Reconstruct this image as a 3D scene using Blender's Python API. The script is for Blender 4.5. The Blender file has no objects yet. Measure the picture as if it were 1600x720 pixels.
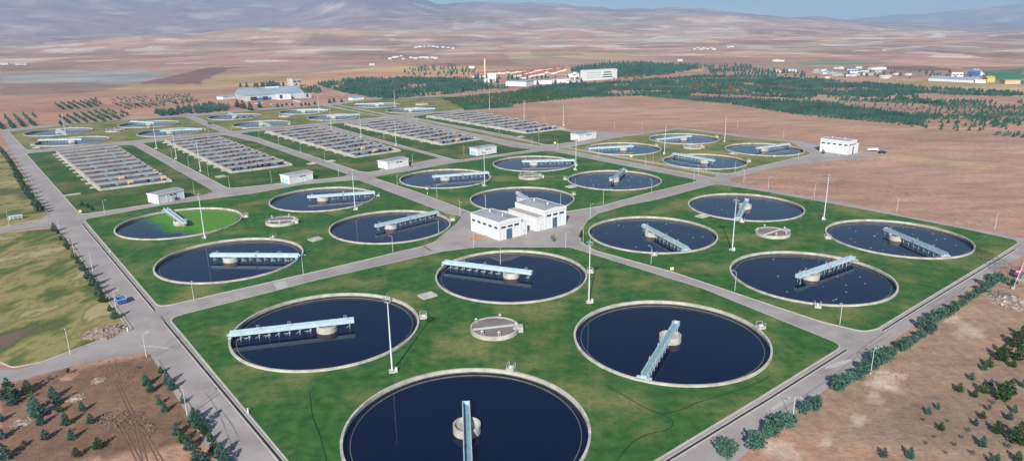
import bpy, math, random
from mathutils import Vector, noise
from math import radians as R, sin, cos, pi, hypot, atan2

sc = bpy.context.scene
COL = sc.collection
# ------------------------------------------------------------------ camera, sky, sun, exposure
F_, CY, PITCH, ROLL, CAMZ = 1052.3047, 360.0, 0.28650725, -0.01244026, 73.98
cam = bpy.data.cameras.new('camera'); camo = bpy.data.objects.new('camera', cam); COL.objects.link(camo)
cam.sensor_width = 36.0; cam.lens = 36.0*F_/1600.0; cam.clip_start = 0.5; cam.clip_end = 60000
camo.location = (0, 0, CAMZ)
from mathutils import Matrix
camo.rotation_euler = (Matrix.Rotation(pi/2-PITCH, 3, 'X') @ Matrix.Rotation(ROLL, 3, 'Z')).to_euler()
sc.camera = camo
SUN_AZ, SUN_EL = R(10.6), R(31)
w = bpy.data.worlds.new('World'); sc.world = w; w.use_nodes = True
nt = w.node_tree; nt.nodes.clear()
sky = nt.nodes.new('ShaderNodeTexSky'); sky.sky_type = 'NISHITA'; sky.sun_disc = False
sky.sun_elevation = SUN_EL; sky.sun_rotation = pi+SUN_AZ; sky.altitude = 900; sky.dust_density = 0.3; sky.air_density = 1.0; sky.ozone_density = 3.0
bg = nt.nodes.new('ShaderNodeBackground'); bg.inputs[1].default_value = 0.055
wo = nt.nodes.new('ShaderNodeOutputWorld')
nt.links.new(sky.outputs[0], bg.inputs[0]); nt.links.new(bg.outputs[0], wo.inputs[0])
sl = bpy.data.lights.new('sun', 'SUN'); sl.energy = 4.6; sl.angle = R(0.53); sl.color = (1.0, 0.95, 0.88)
slo = bpy.data.objects.new('sun', sl); COL.objects.link(slo)
slo.rotation_euler = Vector((sin(SUN_AZ)*cos(SUN_EL), cos(SUN_AZ)*cos(SUN_EL), -sin(SUN_EL))).to_track_quat('-Z', 'Y').to_euler()
vs = sc.view_settings; vs.view_transform = 'Standard'; vs.look = 'None'; vs.gamma = 1; vs.exposure = 0.80
sc.cycles.volume_bounces = 1
HAZE = 1.4e-4

# ------------------------------------------------------------------ where a pixel of the 1600x720 picture meets the land
def ray(u, v):
    a = (u-800)/F_; b = (v-CY)/F_
    x = a*cos(ROLL)+b*sin(ROLL); y = -a*sin(ROLL)+b*cos(ROLL)
    return Vector((x, cos(PITCH)-y*sin(PITCH), -sin(PITCH)-y*cos(PITCH)))
def G(u, v, z=0.0):
    d = ray(u, v); t = (z-CAMZ)/d.z
    return Vector((d.x*t, d.y*t))
ANG = 0.67564
E1 = Vector((cos(ANG), sin(ANG))); E2 = Vector((-sin(ANG), cos(ANG)))
E2S = E2-0.0185*E1
def AB(a, b): return a*E1+b*E2
def AS(s, b): return s*E1+b*E2S
def ab_of(p): return p.dot(E1), p.dot(E2)
def fpoly(pts, s=1):
    return [G(*p) for p in pts]
def inside(p, poly):
    x, y = p[0], p[1]; c = False; j = len(poly)-1
    for i in range(len(poly)):
        xi, yi = poly[i][0], poly[i][1]; xj, yj = poly[j][0], poly[j][1]
        if (yi > y) != (yj > y) and x < (xj-xi)*(y-yi)/(yj-yi)+xi: c = not c
        j = i
    return c

# terrain height: flat plain, then rolling steppe, then mountains
TD = [0, 1150, 1800, 2600, 3600, 4300, 5500, 7000, 9000, 12500, 16000]
TX = [-700, 0, 300, 450, 600, 700, 850, 1050, 1250, 1400, 1600, 2400]
TH = {0: [0]*12, 1150: [0]*12,
 1800: [2, 4, 6, 6, 7, 7, 7, 6, 4, 3, 0, 0],
 2600: [10, 12, 22, 26, 28, 28, 24, 20, 14, 10, 6, 4],
 3600: [30, 46, 84, 92, 84, 72, 60, 50, 40, 34, 20, 14],
 4300: [30, 26, 30, 40, 80, 98, 84, 74, 58, 44, 26, 20],
 5500: [80, 80, 80, 100, 190, 200, 175, 146, 108, 66, 34, 28],
 7000: [330, 310, 270, 290, 560, 330, 318, 250, 168, 96, 40, 30],
 9000: [640, 640, 600, 470, 400, 330, 270, 200, 150, 100, 60, 60],
 12500: [820, 800, 700, 480, 300, 220, 170, 130, 110, 230, 330, 300],
 16000: [400, 400, 300, 200, 150, 120, 100, 100, 100, 200, 200, 200]}
def sm(t): return t*t*(3-2*t)
def fbm(x, y, o=4):
    s = 0; a = 1; f = 1
    for _ in range(o):
        s += a*noise.noise(Vector((x*f, y*f, 3.7*f))); a *= .5; f *= 2.03
    return s
def terr(x, y):
    d = hypot(x, y)
    if d < 1150 or y < 100: return 0.0
    u = 800+F_*x/max(y, 1)*1.04
    u = min(max(u, -699), 2399)
    i = max(k for k in range(11) if TD[k] <= d) if d < 16000 else 9
    i = min(i, 9); t = sm(min(1, (d-TD[i])/(TD[i+1]-TD[i])))
    j = max(k for k in range(12) if TX[k] <= u); j = min(j, 10); s = sm((u-TX[j])/(TX[j+1]-TX[j]))
    A = TH[TD[i]]; B = TH[TD[i+1]]
    z = (A[j]*(1-s)+A[j+1]*s)*(1-t)+(B[j]*(1-s)+B[j+1]*s)*t
    k = min(1, max(0, (d-1300)/2500))
    z += k*(16*fbm(x/900, y/900)+ (z*0.16)*fbm(x/1500+5, y/1500, 5)+15*k*abs(fbm(x/420, y/520+3, 4)))
    k2 = min(1, max(0, (d-5200)/2500))
    z += k2*z*0.12*abs(fbm(x/650, y/650+9, 5))
    return z
def G3(u, v):
    d = ray(u, v); d.normalize()
    t = 150.0
    while t < 15000:
        p = d*t
        if CAMZ+p.z <= terr(p.x, p.y)+0.01: break
        t *= 1.004
    p = d*t
    return Vector((p.x, p.y, terr(p.x, p.y)))

# ------------------------------------------------------------------ materials
def mat(name, cols, scale=1.0, rough=0.85, metal=0.0, bump=0.0, bscale=None, detail=6, coord='Object', spec=0.3, pos=(0.35, 0.65), stretch=None, cols2=None, scale2=0.05, mix2=(0.5, 0.7), rnd=0.0):
    m = bpy.data.materials.new(name); m.use_nodes = True
    n = m.node_tree; N = n.nodes; L = n.links
    b = N['Principled BSDF']; b.inputs['Roughness'].default_value = rough; b.inputs['Metallic'].default_value = metal
    b.inputs['Specular IOR Level'].default_value = spec
    tc = N.new('ShaderNodeTexCoord'); src = tc.outputs['Object']
    if coord == 'World':
        g = N.new('ShaderNodeNewGeometry'); src = g.outputs['Position']
    if stretch:
        mp = N.new('ShaderNodeMapping'); mp.inputs['Scale'].default_value = stretch[:3]
        if len(stretch) > 3: mp.inputs['Rotation'].default_value = (0, 0, stretch[3])
        L.new(src, mp.inputs[0]); src = mp.outputs[0]
    def nz(s, det=detail):
        t = N.new('ShaderNodeTexNoise'); t.inputs['Scale'].default_value = s; t.inputs['Detail'].default_value = det; t.inputs['Roughness'].default_value = .62
        L.new(src, t.inputs['Vector']); return t.outputs['Fac']
    def ramp(f, cs, p):
        r = N.new('ShaderNodeValToRGB'); L.new(f, r.inputs[0])
        e = r.color_ramp.elements
        k = len(cs)
        while len(e) < k: e.new(.5)
        for i, c in enumerate(cs):
            e[i].position = p[0]+(p[1]-p[0])*i/max(1, k-1); e[i].color = (*c[:3], 1)
        return r.outputs[0]
    out = ramp(nz(scale), cols, pos) if len(cols) > 1 else None
    if out is None:
        rg = N.new('ShaderNodeRGB'); rg.outputs[0].default_value = (*cols[0], 1); out = rg.outputs[0]
    if cols2:
        o2 = ramp(nz(scale*2.3), cols2, pos)
        mk = ramp(nz(scale2), [(0, 0, 0), (1, 1, 1)], mix2)
        mx = N.new('ShaderNodeMix'); mx.data_type = 'RGBA'; L.new(mk, mx.inputs[0]); L.new(out, mx.inputs[6]); L.new(o2, mx.inputs[7]); out = mx.outputs[2]
    if rnd:
        oi = N.new('ShaderNodeObjectInfo'); hs = N.new('ShaderNodeHueSaturation')
        mr = N.new('ShaderNodeMapRange'); mr.inputs[3].default_value = 1-rnd; mr.inputs[4].default_value = 1+rnd
        L.new(oi.outputs['Random'], mr.inputs[0]); L.new(mr.outputs[0], hs.inputs['Value'])
        mr2 = N.new('ShaderNodeMapRange'); mr2.inputs[3].default_value = .5-rnd*.07; mr2.inputs[4].default_value = .5+rnd*.07
        ml = N.new('ShaderNodeMath'); ml.operation = 'FRACT'; m3 = N.new('ShaderNodeMath'); m3.operation = 'MULTIPLY'; m3.inputs[1].default_value = 7.31
        L.new(oi.outputs['Random'], m3.inputs[0]); L.new(m3.outputs[0], ml.inputs[0]); L.new(ml.outputs[0], mr2.inputs[0]); L.new(mr2.outputs[0], hs.inputs['Hue'])
        L.new(out, hs.inputs['Color']); out = hs.outputs[0]
    L.new(out, b.inputs['Base Color'])
    if bump:
        bp = N.new('ShaderNodeBump'); bp.inputs['Strength'].default_value = 1; bp.inputs['Distance'].default_value = bump
        L.new(nz(bscale or scale*3), bp.inputs['Height']); L.new(bp.outputs[0], b.inputs['Normal'])
    return m
M = {}
M['concrete'] = mat('concrete', [(.34, .31, .27), (.47, .44, .39), (.56, .53, .47)], .35, .9, bump=.02, coord='World', cols2=[(.30, .27, .24), (.42, .38, .33)], scale2=.12)
M['concrete_dark'] = mat('concrete_dark', [(.10, .10, .09), (.17, .165, .15)], .5, .8, coord='World')
M['basin_concrete'] = mat('basin_concrete', [(.30, .27, .26), (.42, .39, .37)], .3, .9, coord='World', cols2=[(.27, .20, .17), (.36, .27, .23)], scale2=.06)
M['basin_face'] = mat('basin_wall_face', [(.27, .255, .25), (.40, .385, .38)], .2, .9, coord='World')
M['basin_deck'] = mat('basin_deck', [(.15, .12, .11), (.25, .21, .195)], .25, .9, coord='World', cols2=[(.20, .125, .09), (.28, .20, .16)], scale2=.05)
M['wall_white'] = mat('wall_white', [(.46, .47, .455), (.60, .62, .61), (.67, .69, .68)], 1.1, .75, coord='World', pos=(.25, .55), stretch=(1, 1, .16))
M['wall_grey'] = mat('wall_grey_white', [(.36, .39, .41), (.47, .50, .51)], .1, .8, coord='World')
M['roof_grey'] = mat('roof_grey', [(.26, .26, .29), (.36, .36, .38)], .25, .7, coord='World', stretch=(1, .2, 1, .67))
M['roof_tan'] = mat('roof_tan', [(.36, .31, .27), (.45, .40, .36)], .3, .8, coord='World')
M['algae_line'] = mat('algae_stain', [(.06, .07, .045), (.16, .155, .12)], .8, .8, coord='World')
M['glass'] = mat('window_glass', [(.03, .045, .07)], 1, .15, spec=.5)
M['door_blue'] = mat('door_blue', [(.05, .12, .20)], 1, .5)
M['door_lightblue'] = mat('door_lightblue', [(.24, .50, .62)], 1, .5)
M['steel_blue'] = mat('steel_blue', [(.35, .47, .53), (.44, .56, .61)], .6, .45, pos=(.3, .6), spec=.4)
M['deck_blue'] = mat('deck_blue', [(.16, .27, .33), (.24, .36, .42)], .7, .6)
M['galv'] = mat('galvanised_steel', [(.50, .53, .54), (.62, .65, .66)], .8, .5, spec=.5)
M['pole_pale'] = mat('pole_pale', [(.55, .60, .62), (.66, .71, .72)], .8, .5)
M['lamp_grey'] = mat('lamp_housing_grey', [(.16, .18, .20)], 1, .5)
M['dark'] = mat('dark_metal', [(.03, .03, .035)], 1, .5)
M['road'] = mat('road_asphalt', [(.27, .235, .225), (.33, .292, .28), (.385, .345, .33)], .06, .9, bump=.01, bscale=6, coord='World', cols2=[(.25, .215, .20), (.42, .38, .36)], scale2=.02, mix2=(.45, .7), detail=9)
M['kerb'] = mat('kerb_concrete', [(.40, .37, .33), (.52, .49, .44)], .4, .9, coord='World')
M['kerb_red'] = mat('kerb_weathered', [(.36, .26, .20), (.46, .38, .31)], .3, .9, coord='World')
def lawn_mat(name, g1, g2, dry, mixp):
    return mat(name, [g1, g2], .35, .95, bump=.06, bscale=4, coord='World', detail=9, cols2=dry, scale2=.045, mix2=mixp, spec=.1)
M['lawn'] = lawn_mat('lawn_grass', (.022, .086, .022), (.062, .150, .036), [(.10, .165, .042), (.24, .205, .085)], (.49, .64))
M['lawn_mid'] = lawn_mat('lawn_grass_patchy', (.026, .078, .020), (.060, .120, .034), [(.10, .13, .04), (.21, .175, .08)], (.46, .64))
M['lawn_dry'] = lawn_mat('lawn_grass_dry', (.060, .120, .030), (.13, .17, .05), [(.20, .19, .07), (.31, .24, .12)], (.38, .58))
M['grass_field'] = mat('field_grass_dry', [(.17, .115, .08), (.075, .12, .035), (.17, .17, .055), (.31, .26, .11), (.18, .17, .06), (.38, .31, .16)], .055, .95, bump=.08, bscale=3, coord='World', detail=10, stretch=(1, .55, 1, -.7), pos=(.38, .62), spec=.1)
M['soil'] = mat('soil_brown', [(.14, .088, .062), (.20, .132, .098), (.26, .18, .14)], .09, .95, bump=.25, bscale=1.4, coord='World', detail=10, cols2=[(.17, .115, .085), (.30, .215, .165)], scale2=.03, stretch=(1, .35, 1, -.95), spec=.1)
M['needle_blue'] = mat('needles_blue_green', [(.030, .080, .055), (.058, .13, .095), (.10, .185, .14)], 2.2, .9, rnd=.25, detail=3, spec=.1)
M['needle_dark'] = mat('needles_dark_green', [(.014, .040, .012), (.035, .075, .020), (.06, .105, .03)], 2.2, .9, rnd=.22, detail=3, spec=.1)
M['leaf_brown'] = mat('leaves_brown', [(.05, .04, .018), (.10, .075, .035)], 2.2, .9, rnd=.2, detail=3, spec=.1)
M['leaf_grey'] = mat('twigs_grey', [(.10, .10, .085), (.17, .16, .13)], 2.2, .95, rnd=.2, detail=3, spec=.1)
M['leaf_teal'] = mat('leaves_teal', [(.035, .095, .070), (.065, .145, .105), (.105, .20, .145)], 1.8, .9, rnd=.18, detail=3, spec=.1)
M['bark'] = mat('bark', [(.08, .06, .045), (.14, .11, .085)], 3, .95)
M['forest'] = mat('forest_needles', [(.014, .045, .032), (.028, .072, .050), (.055, .11, .075)], .035, .95, coord='World', detail=8, spec=.05)
M['crop'] = mat('orchard_leaves', [(.016, .050, .016), (.034, .078, .026)], .05, .95, coord='World', detail=8, spec=.05)
M['autumn'] = mat('autumn_leaves', [(.10, .045, .02), (.16, .085, .035)], .1, .95, coord='World', spec=.05)
M['red_roof'] = mat('red_roof_tiles', [(.26, .095, .07), (.36, .15, .12)], .2, .9, coord='World')
M['yellow'] = mat('yellow_paint', [(.50, .42, .10)], 1, .6)
M['sign_yellow'] = mat('sign_pale_yellow', [(.75, .68, .22)], 1, .6)
M['blue'] = mat('blue_paint', [(.03, .10, .32), (.05, .15, .40)], .5, .5)
M['blue_roof'] = mat('blue_roof', [(.12, .21, .34)], 1, .6)
M['grey_roof'] = mat('pale_blue_grey_roof', [(.24, .30, .34), (.33, .39, .43)], .05, .6, coord='World')
M['red'] = mat('red_paint', [(.42, .05, .05)], 1, .5)
M['black'] = mat('tyre_rubber', [(.02, .02, .02)], 1, .8)
M['carblack'] = mat('dark_car_paint', [(.02, .025, .035)], 1, .25, spec=.6)
M['white'] = mat('white_paint', [(.66, .68, .68)], 1, .5)
M['clod'] = mat('soil_clods', [(.10, .06, .045), (.22, .15, .115)], .9, .95)
M['rubble'] = mat('rubble_stone', [(.18, .125, .10), (.34, .27, .235)], 1.2, .95, rnd=0)
M['rubble_white'] = mat('rubble_white', [(.20, .13, .10), (.29, .215, .17), (.50, .45, .40)], .8, .95)
M['dirt_orange'] = mat('dirt_orange', [(.30, .17, .10), (.40, .25, .17)], .7, .95)
M['tan_cover'] = mat('tan_cover', [(.55, .40, .24)], 1, .8)
M['chimney'] = mat('chimney_pale', [(.62, .50, .34), (.72, .60, .42)], .3, .8)
M['hose'] = mat('hose_dark', [(.012, .03, .012)], 1, .8)

def water_mat(name, algae=None):
    m = bpy.data.materials.new(name); m.use_nodes = True; N = m.node_tree.nodes; L = m.node_tree.links
    b = N['Principled BSDF']; b.inputs['Roughness'].default_value = .04; b.inputs['IOR'].default_value = 1.33
    b.inputs['Base Color'].default_value = (.0010, .0055, .028, 1); b.inputs['Specular IOR Level'].default_value = .38
    g = N.new('ShaderNodeNewGeometry')
    t = N.new('ShaderNodeTexNoise'); t.inputs['Scale'].default_value = .8; t.inputs['Detail'].default_value = 3; L.new(g.outputs['Position'], t.inputs['Vector'])
    bp = N.new('ShaderNodeBump'); bp.inputs['Distance'].default_value = .004; L.new(t.outputs['Fac'], bp.inputs['Height']); L.new(bp.outputs[0], b.inputs['Normal'])
    if algae:
        p0, n_ = algae
        sub = N.new('ShaderNodeVectorMath'); sub.operation = 'SUBTRACT'; sub.inputs[1].default_value = (p0.x, p0.y, 0); L.new(g.outputs['Position'], sub.inputs[0])
        dt = N.new('ShaderNodeVectorMath'); dt.operation = 'DOT_PRODUCT'; dt.inputs[1].default_value = (n_.x, n_.y, 0); L.new(sub.outputs[0], dt.inputs[0])
        t2 = N.new('ShaderNodeTexNoise'); t2.inputs['Scale'].default_value = .09; t2.inputs['Detail'].default_value = 7; L.new(g.outputs['Position'], t2.inputs['Vector'])
        ma = N.new('ShaderNodeMath'); ma.operation = 'MULTIPLY_ADD'; ma.inputs[1].default_value = 20; L.new(t2.outputs['Fac'], ma.inputs[0]); L.new(dt.outputs['Value'], ma.inputs[2])
        r = N.new('ShaderNodeValToRGB'); mr = N.new('ShaderNodeMapRange'); mr.inputs[1].default_value = 5; mr.inputs[2].default_value = 19
        L.new(ma.outputs[0], mr.inputs[0]); L.new(mr.outputs[0], r.inputs[0])
        e = r.color_ramp.elements; e[0].color = (.0035, .006, .015, 1); e[0].position = .0
        for p, c in ((.28, (.010, .05, .045)), (.42, (.035, .14, .03)), (.7, (.075, .21, .022))):
            q = e.new(p); q.color = (*c, 1)
        e[-1].color = (.09, .235, .02, 1)
        L.new(r.outputs[0], b.inputs['Base Color'])
        r2 = N.new('ShaderNodeMapRange'); r2.inputs[1].default_value = .25; r2.inputs[2].default_value = .5; r2.inputs[3].default_value = .04; r2.inputs[4].default_value = .6
        L.new(mr.outputs[0], r2.inputs[0]); L.new(r2.outputs[0], b.inputs['Roughness'])
    return m
M['water'] = water_mat('tank_water')

# terrain material: albedo attribute with fine natural variation
def terrain_mat():
    m = bpy.data.materials.new('open_land'); m.use_nodes = True; N = m.node_tree.nodes; L = m.node_tree.links
    b = N['Principled BSDF']; b.inputs['Roughness'].default_value = .95; b.inputs['Specular IOR Level'].default_value = .1
    at = N.new('ShaderNodeAttribute'); at.attribute_name = 'albedo'
    g = N.new('ShaderNodeNewGeometry')
    def nz(s, det, st=(1, 1, 1), rot=0):
        mp = N.new('ShaderNodeMapping'); mp.inputs['Scale'].default_value = st; mp.inputs['Rotation'].default_value = (0, 0, rot)
        t = N.new('ShaderNodeTexNoise'); t.inputs['Scale'].default_value = s; t.inputs['Detail'].default_value = det; t.inputs['Roughness'].default_value = .65
        L.new(g.outputs['Position'], mp.inputs[0]); L.new(mp.outputs[0], t.inputs['Vector']); return t.outputs['Fac']
    def mrange(f, a, b_, c, d):
        r = N.new('ShaderNodeMapRange'); r.inputs[1].default_value = a; r.inputs[2].default_value = b_; r.inputs[3].default_value = c; r.inputs[4].default_value = d
        L.new(f, r.inputs[0]); return r.outputs[0]
    f1 = mrange(nz(.004, 10, (1, 2.2, 1), .3), .3, .7, .72, 1.3)
    f2 = mrange(nz(.06, 9, (.5, 1.6, 1), -.9), .3, .7, .74, 1.26)
    f3 = mrange(nz(.55, 10, (1, .4, 1), -.85), .3, .7, .78, 1.2)
    m1 = N.new('ShaderNodeMath'); m1.operation = 'MULTIPLY'; L.new(f1, m1.inputs[0]); L.new(f2, m1.inputs[1])
    m2 = N.new('ShaderNodeMath'); m2.operation = 'MULTIPLY'; L.new(m1.outputs[0], m2.inputs[0]); L.new(f3, m2.inputs[1])
    # far fields: each parcel with its own tone, crisp borders
    mp = N.new('ShaderNodeMapping'); mp.inputs['Scale'].default_value = (1, .62, 1); mp.inputs['Rotation'].default_value = (0, 0, .35); L.new(g.outputs['Position'], mp.inputs[0])
    dn = N.new('ShaderNodeTexNoise'); dn.inputs['Scale'].default_value = .003; dn.inputs['Detail'].default_value = 4; L.new(mp.outputs[0], dn.inputs['Vector'])
    ds = N.new('ShaderNodeVectorMath'); ds.operation = 'SCALE'; ds.inputs['Scale'].default_value = 330; L.new(dn.outputs['Color'], ds.inputs[0])
    da = N.new('ShaderNodeVectorMath'); L.new(mp.outputs[0], da.inputs[0]); L.new(ds.outputs[0], da.inputs[1])
    vo = N.new('ShaderNodeTexVoronoi'); vo.inputs['Scale'].default_value = .0052; L.new(da.outputs[0], vo.inputs['Vector'])
    sp = N.new('ShaderNodeSeparateColor'); L.new(vo.outputs['Color'], sp.inputs[0])
    ln = N.new('ShaderNodeVectorMath'); ln.operation = 'LENGTH'; L.new(g.outputs['Position'], ln.inputs[0])
    msk = mrange(ln.outputs['Value'], 1350, 1500, 0, 1)
    cell = mrange(sp.outputs[0], 0, 1, -.20, .22)
    mm = N.new('ShaderNodeMath'); mm.operation = 'MULTIPLY_ADD'; mm.inputs[2].default_value = 1; L.new(cell, mm.inputs[0]); L.new(msk, mm.inputs[1])
    m3_ = N.new('ShaderNodeMath'); m3_.operation = 'MULTIPLY'; L.new(m2.outputs[0], m3_.inputs[0]); L.new(mm.outputs[0], m3_.inputs[1]); m2 = m3_
    v = N.new('ShaderNodeVectorMath'); v.operation = 'SCALE'; L.new(at.outputs['Color'], v.inputs[0]); L.new(m2.outputs[0], v.inputs['Scale'])
    L.new(v.outputs[0], b.inputs['Base Color'])
    bp = N.new('ShaderNodeBump'); bp.inputs['Distance'].default_value = .3; L.new(nz(.7, 10), bp.inputs['Height']); L.new(bp.outputs[0], b.inputs['Normal'])
    return m
M['terrain'] = terrain_mat()

# ------------------------------------------------------------------ mesh builder
class MB:
    def __init__(s): s.v = []; s.f = []; s.mi = []; s.sm = []; s.mats = []; s.cur = 0; s.T = None
    def use(s, m):
        m = M[m] if isinstance(m, str) else m
        if m not in s.mats: s.mats.append(m)
        s.cur = s.mats.index(m); return s
    def add(s, vs, fs, smooth=False):
        o = len(s.v); s.v += [tuple(p) for p in vs]
        for f in fs: s.f.append(tuple(i+o for i in f)); s.mi.append(s.cur); s.sm.append(smooth)
    def box(s, c, d, rz=0.0, taper=1.0):
        x, y, z = d[0]/2, d[1]/2, d[2]/2; cr, sr = cos(rz), sin(rz); vs = []
        for k in (-1, 1):
            tt = taper if k > 0 else 1
            for i, j in ((-1, -1), (1, -1), (1, 1), (-1, 1)):
                px, py = i*x*tt, j*y*tt
                vs.append((c[0]+px*cr-py*sr, c[1]+px*sr+py*cr, c[2]+k*z))
        s.add(vs, [(3, 2, 1, 0), (4, 5, 6, 7), (0, 1, 5, 4), (1, 2, 6, 5), (2, 3, 7, 6), (3, 0, 4, 7)])
    def tube(s, p, q, r, r2=None, n=8, cap=True):
        p = Vector(p); q = Vector(q); r2 = r if r2 is None else r2; d = (q-p).normalized()
        a = d.orthogonal().normalized(); b = d.cross(a); vs = []
        for c, rr in ((p, r), (q, r2)):
            for i in range(n):
                t = 2*pi*i/n; vs.append(c+a*cos(t)*rr+b*sin(t)*rr)
        fs = [(i, (i+1) % n, n+(i+1) % n, n+i) for i in range(n)]
        s.add(vs, fs, True)
        if cap: s.add(vs[:n], [tuple(range(n-1, -1, -1))]); s.add(vs[n:], [tuple(range(n))])
    def lathe(s, prof, n=64, c=(0, 0), smooth=False, close=False):
        vs = []; m = len(prof)
        for i in range(n):
            t = 2*pi*i/n
            for r, z in prof: vs.append((c[0]+r*cos(t), c[1]+r*sin(t), z))
        fs = []
        for i in range(n):
            j = (i+1) % n
            for k in range(m-1 if not close else m):
                k2 = (k+1) % m
                fs.append((i*m+k, j*m+k, j*m+k2, i*m+k2))
        s.add(vs, fs, smooth)
    def disc(s, r, z, n=64, c=(0, 0)):
        s.add([(c[0]+r*cos(2*pi*i/n), c[1]+r*sin(2*pi*i/n), z) for i in range(n)], [tuple(range(n))])
    def poly(s, pts, z, flip=False):
        s.add([(p[0], p[1], z) for p in pts], [tuple(range(len(pts)))])
    def prism(s, pts, z0, z1):
        n = len(pts); a = sum(pts[i][0]*pts[(i+1) % n][1]-pts[(i+1) % n][0]*pts[i][1] for i in range(n))
        if a < 0: pts = pts[::-1]
        vs = [(p[0], p[1], z0) for p in pts]+[(p[0], p[1], z1) for p in pts]
        s.add(vs, [tuple(range(n-1, -1, -1)), tuple(range(n, 2*n))]+[(i, (i+1) % n, n+(i+1) % n, n+i) for i in range(n)])
    def build(s, name, parent=None, loc=None, rz=0):
        me = bpy.data.meshes.new(name); me.from_pydata(s.v, [], s.f)
        for m in s.mats: me.materials.append(m)
        me.polygons.foreach_set('material_index', s.mi); me.polygons.foreach_set('use_smooth', s.sm); me.update()
        o = bpy.data.objects.new(name, me); COL.objects.link(o); o.parent = parent
        if loc is not None: o.location = loc
        o.rotation_euler = (0, 0, rz)
        return o
def tag(o, label, cat, group=None, kind=None):
    o['label'] = label
    if cat: o['category'] = cat
    if group: o['group'] = group
    elif 'group' in o: del o['group']
    if kind: o['kind'] = kind
    return o
def empty(name, loc, rz=0):
    o = bpy.data.objects.new(name, None); COL.objects.link(o); o.location = (loc[0], loc[1], loc[2] if len(loc) > 2 else 0); o.rotation_euler = (0, 0, rz); o.empty_display_size = .5
    return o
def copy_tree(o, parent=None):
    c = o.copy(); COL.objects.link(c); c.parent = parent
    for ch in KIDS.get(o.name, []) or list(o.children): copy_tree(ch, c)
    return c
KIDS = {}
def struct(mb, name, z=0):
    o = mb.build(name); o['kind'] = 'structure'; return o
PIECES = []
def place(proto, state, loc, rz=0, scale=None):
    if not state: state.append(1); o = proto
    else: o = copy_tree(proto)
    o.location = (loc[0], loc[1], loc[2] if len(loc) > 2 else 0); o.rotation_euler = (0, 0, rz)
    if scale: o.scale = scale if not isinstance(scale, (int, float)) else (scale,)*3
    return o
ORD = ['first', 'second', 'third', 'fourth', 'fifth', 'sixth', 'seventh', 'eighth', 'ninth', 'tenth', 'eleventh', 'twelfth', 'thirteenth', 'fourteenth', 'fifteenth', 'sixteenth', 'seventeenth', 'eighteenth', 'nineteenth', 'twentieth'] + ['twenty-'+x for x in ('first', 'second', 'third', 'fourth', 'fifth', 'sixth', 'seventh', 'eighth', 'ninth')]+['thirtieth']+['thirty-'+x for x in ('first', 'second', 'third', 'fourth', 'fifth', 'sixth', 'seventh', 'eighth', 'ninth')]
def vnear(poly, p): return min(hypot(q[0]-p[0], q[1]-p[1]) for q in poly)

# ------------------------------------------------------------------ haze
def mk_haze():
    mb = MB(); m = bpy.data.materials.new('haze_air'); m.use_nodes = True; N = m.node_tree.nodes; L = m.node_tree.links
    N.remove(N['Principled BSDF']); v = N.new('ShaderNodeVolumePrincipled')
    v.inputs['Color'].default_value = (.36, .56, .79, 1); v.inputs['Density'].default_value = HAZE; v.inputs['Anisotropy'].default_value = 0.0
    L.new(v.outputs[0], N['Material Output'].inputs['Volume'])
    mb.use(m); mb.box((0, 6400, 497), (33000, 19000, 1003)); o = mb.build('haze'); o['kind'] = 'stuff'; o['label'] = 'pale blue haze lying over the plain and hills'
mk_haze()

# ------------------------------------------------------------------ the land
PAVE_PX = [(236, 556), (205, 515), (170, 470), (120, 390), (82, 345), (0, 206), (0, 203), (150, 188), (282, 179.5), (400, 171), (515, 160.5), (575, 153.5), (700, 149), (757, 159), (727, 172.5), (800, 184), (895, 203), (932, 206), (990, 209), (1062, 199.5), (1200, 216), (1252, 221), (1283, 228), (1330, 233), (1345, 239.5), (1395, 241.5), (1330, 249), (1270, 254), (1200, 264), (1137, 281), (1150, 286), (1200, 295.5), (1339, 320), (1425, 339), (1600, 372)]
pave = fpoly(PAVE_PX)+[AB(330, 62), AB(330, 50), G(1600, 398), G(1520, 446), G(1440, 500), G(1300, 600), G(1150, 720), AB(60, 54.5), AB(23.9, 54)]
pave = pave+[AB(23.8, 120)]
def shrink_in(p):  # well inside the paved plant: the land sheet dips out of the way
    return inside(p, pave) and min((Vector(p)-Vector(q)).length for q in pave_dense) > 9
pave_dense = []
for i in range(len(pave)):
    a = pave[i]; b = pave[(i+1) % len(pave)]; n = max(1, int((b-a).length/6))
    for k in range(n): pave_dense.append(a+(b-a)*k/n)

PAT = []   # real field colours, laid on the land
def pat(px, col, soft=.0): PAT.append(([G3(*p) for p in px], col, soft))
# fields
PINK = (.27, .155, .122); TAN = (.40, .27, .15); PALE = (.46, .36, .29); PUR = (.22, .13, .125)
pat([(380, 150), (420, 120), (600, 104), (800, 104), (1100, 104), (1100, 112), (880, 118), (620, 124), (520, 134)], (.52, .30, .17))
pat([(0, 117), (60, 113), (215, 111), (270, 118), (240, 124), (200, 131), (0, 129)], (.31, .285, .255))
pat([(215, 131), (300, 112), (318, 106), (400, 104), (360, 108), (330, 120), (308, 132)], (.22, .12, .10))
pat([(140, 146), (210, 135), (300, 134), (322, 128), (335, 119), (410, 114), (480, 118), (420, 132), (330, 139), (250, 143), (150, 150)], (.42, .28, .14))
pat([(0, 132), (130, 130), (200, 134), (130, 146), (0, 150)], (.30, .19, .145))
pat([(0, 100), (180, 99), (320, 101), (200, 108), (0, 112)], (.36, .22, .15))
pat([(950, 62), (1050, 58), (1100, 62), (1020, 67), (970, 66)], (.46, .41, .34))
pat([(840, 73), (880, 70), (900, 72), (860, 75)], (.55, .50, .44))
pat([(800, 84), (850, 77), (980, 84), (1000, 92), (860, 96), (800, 93)], (.42, .30, .16))
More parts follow.
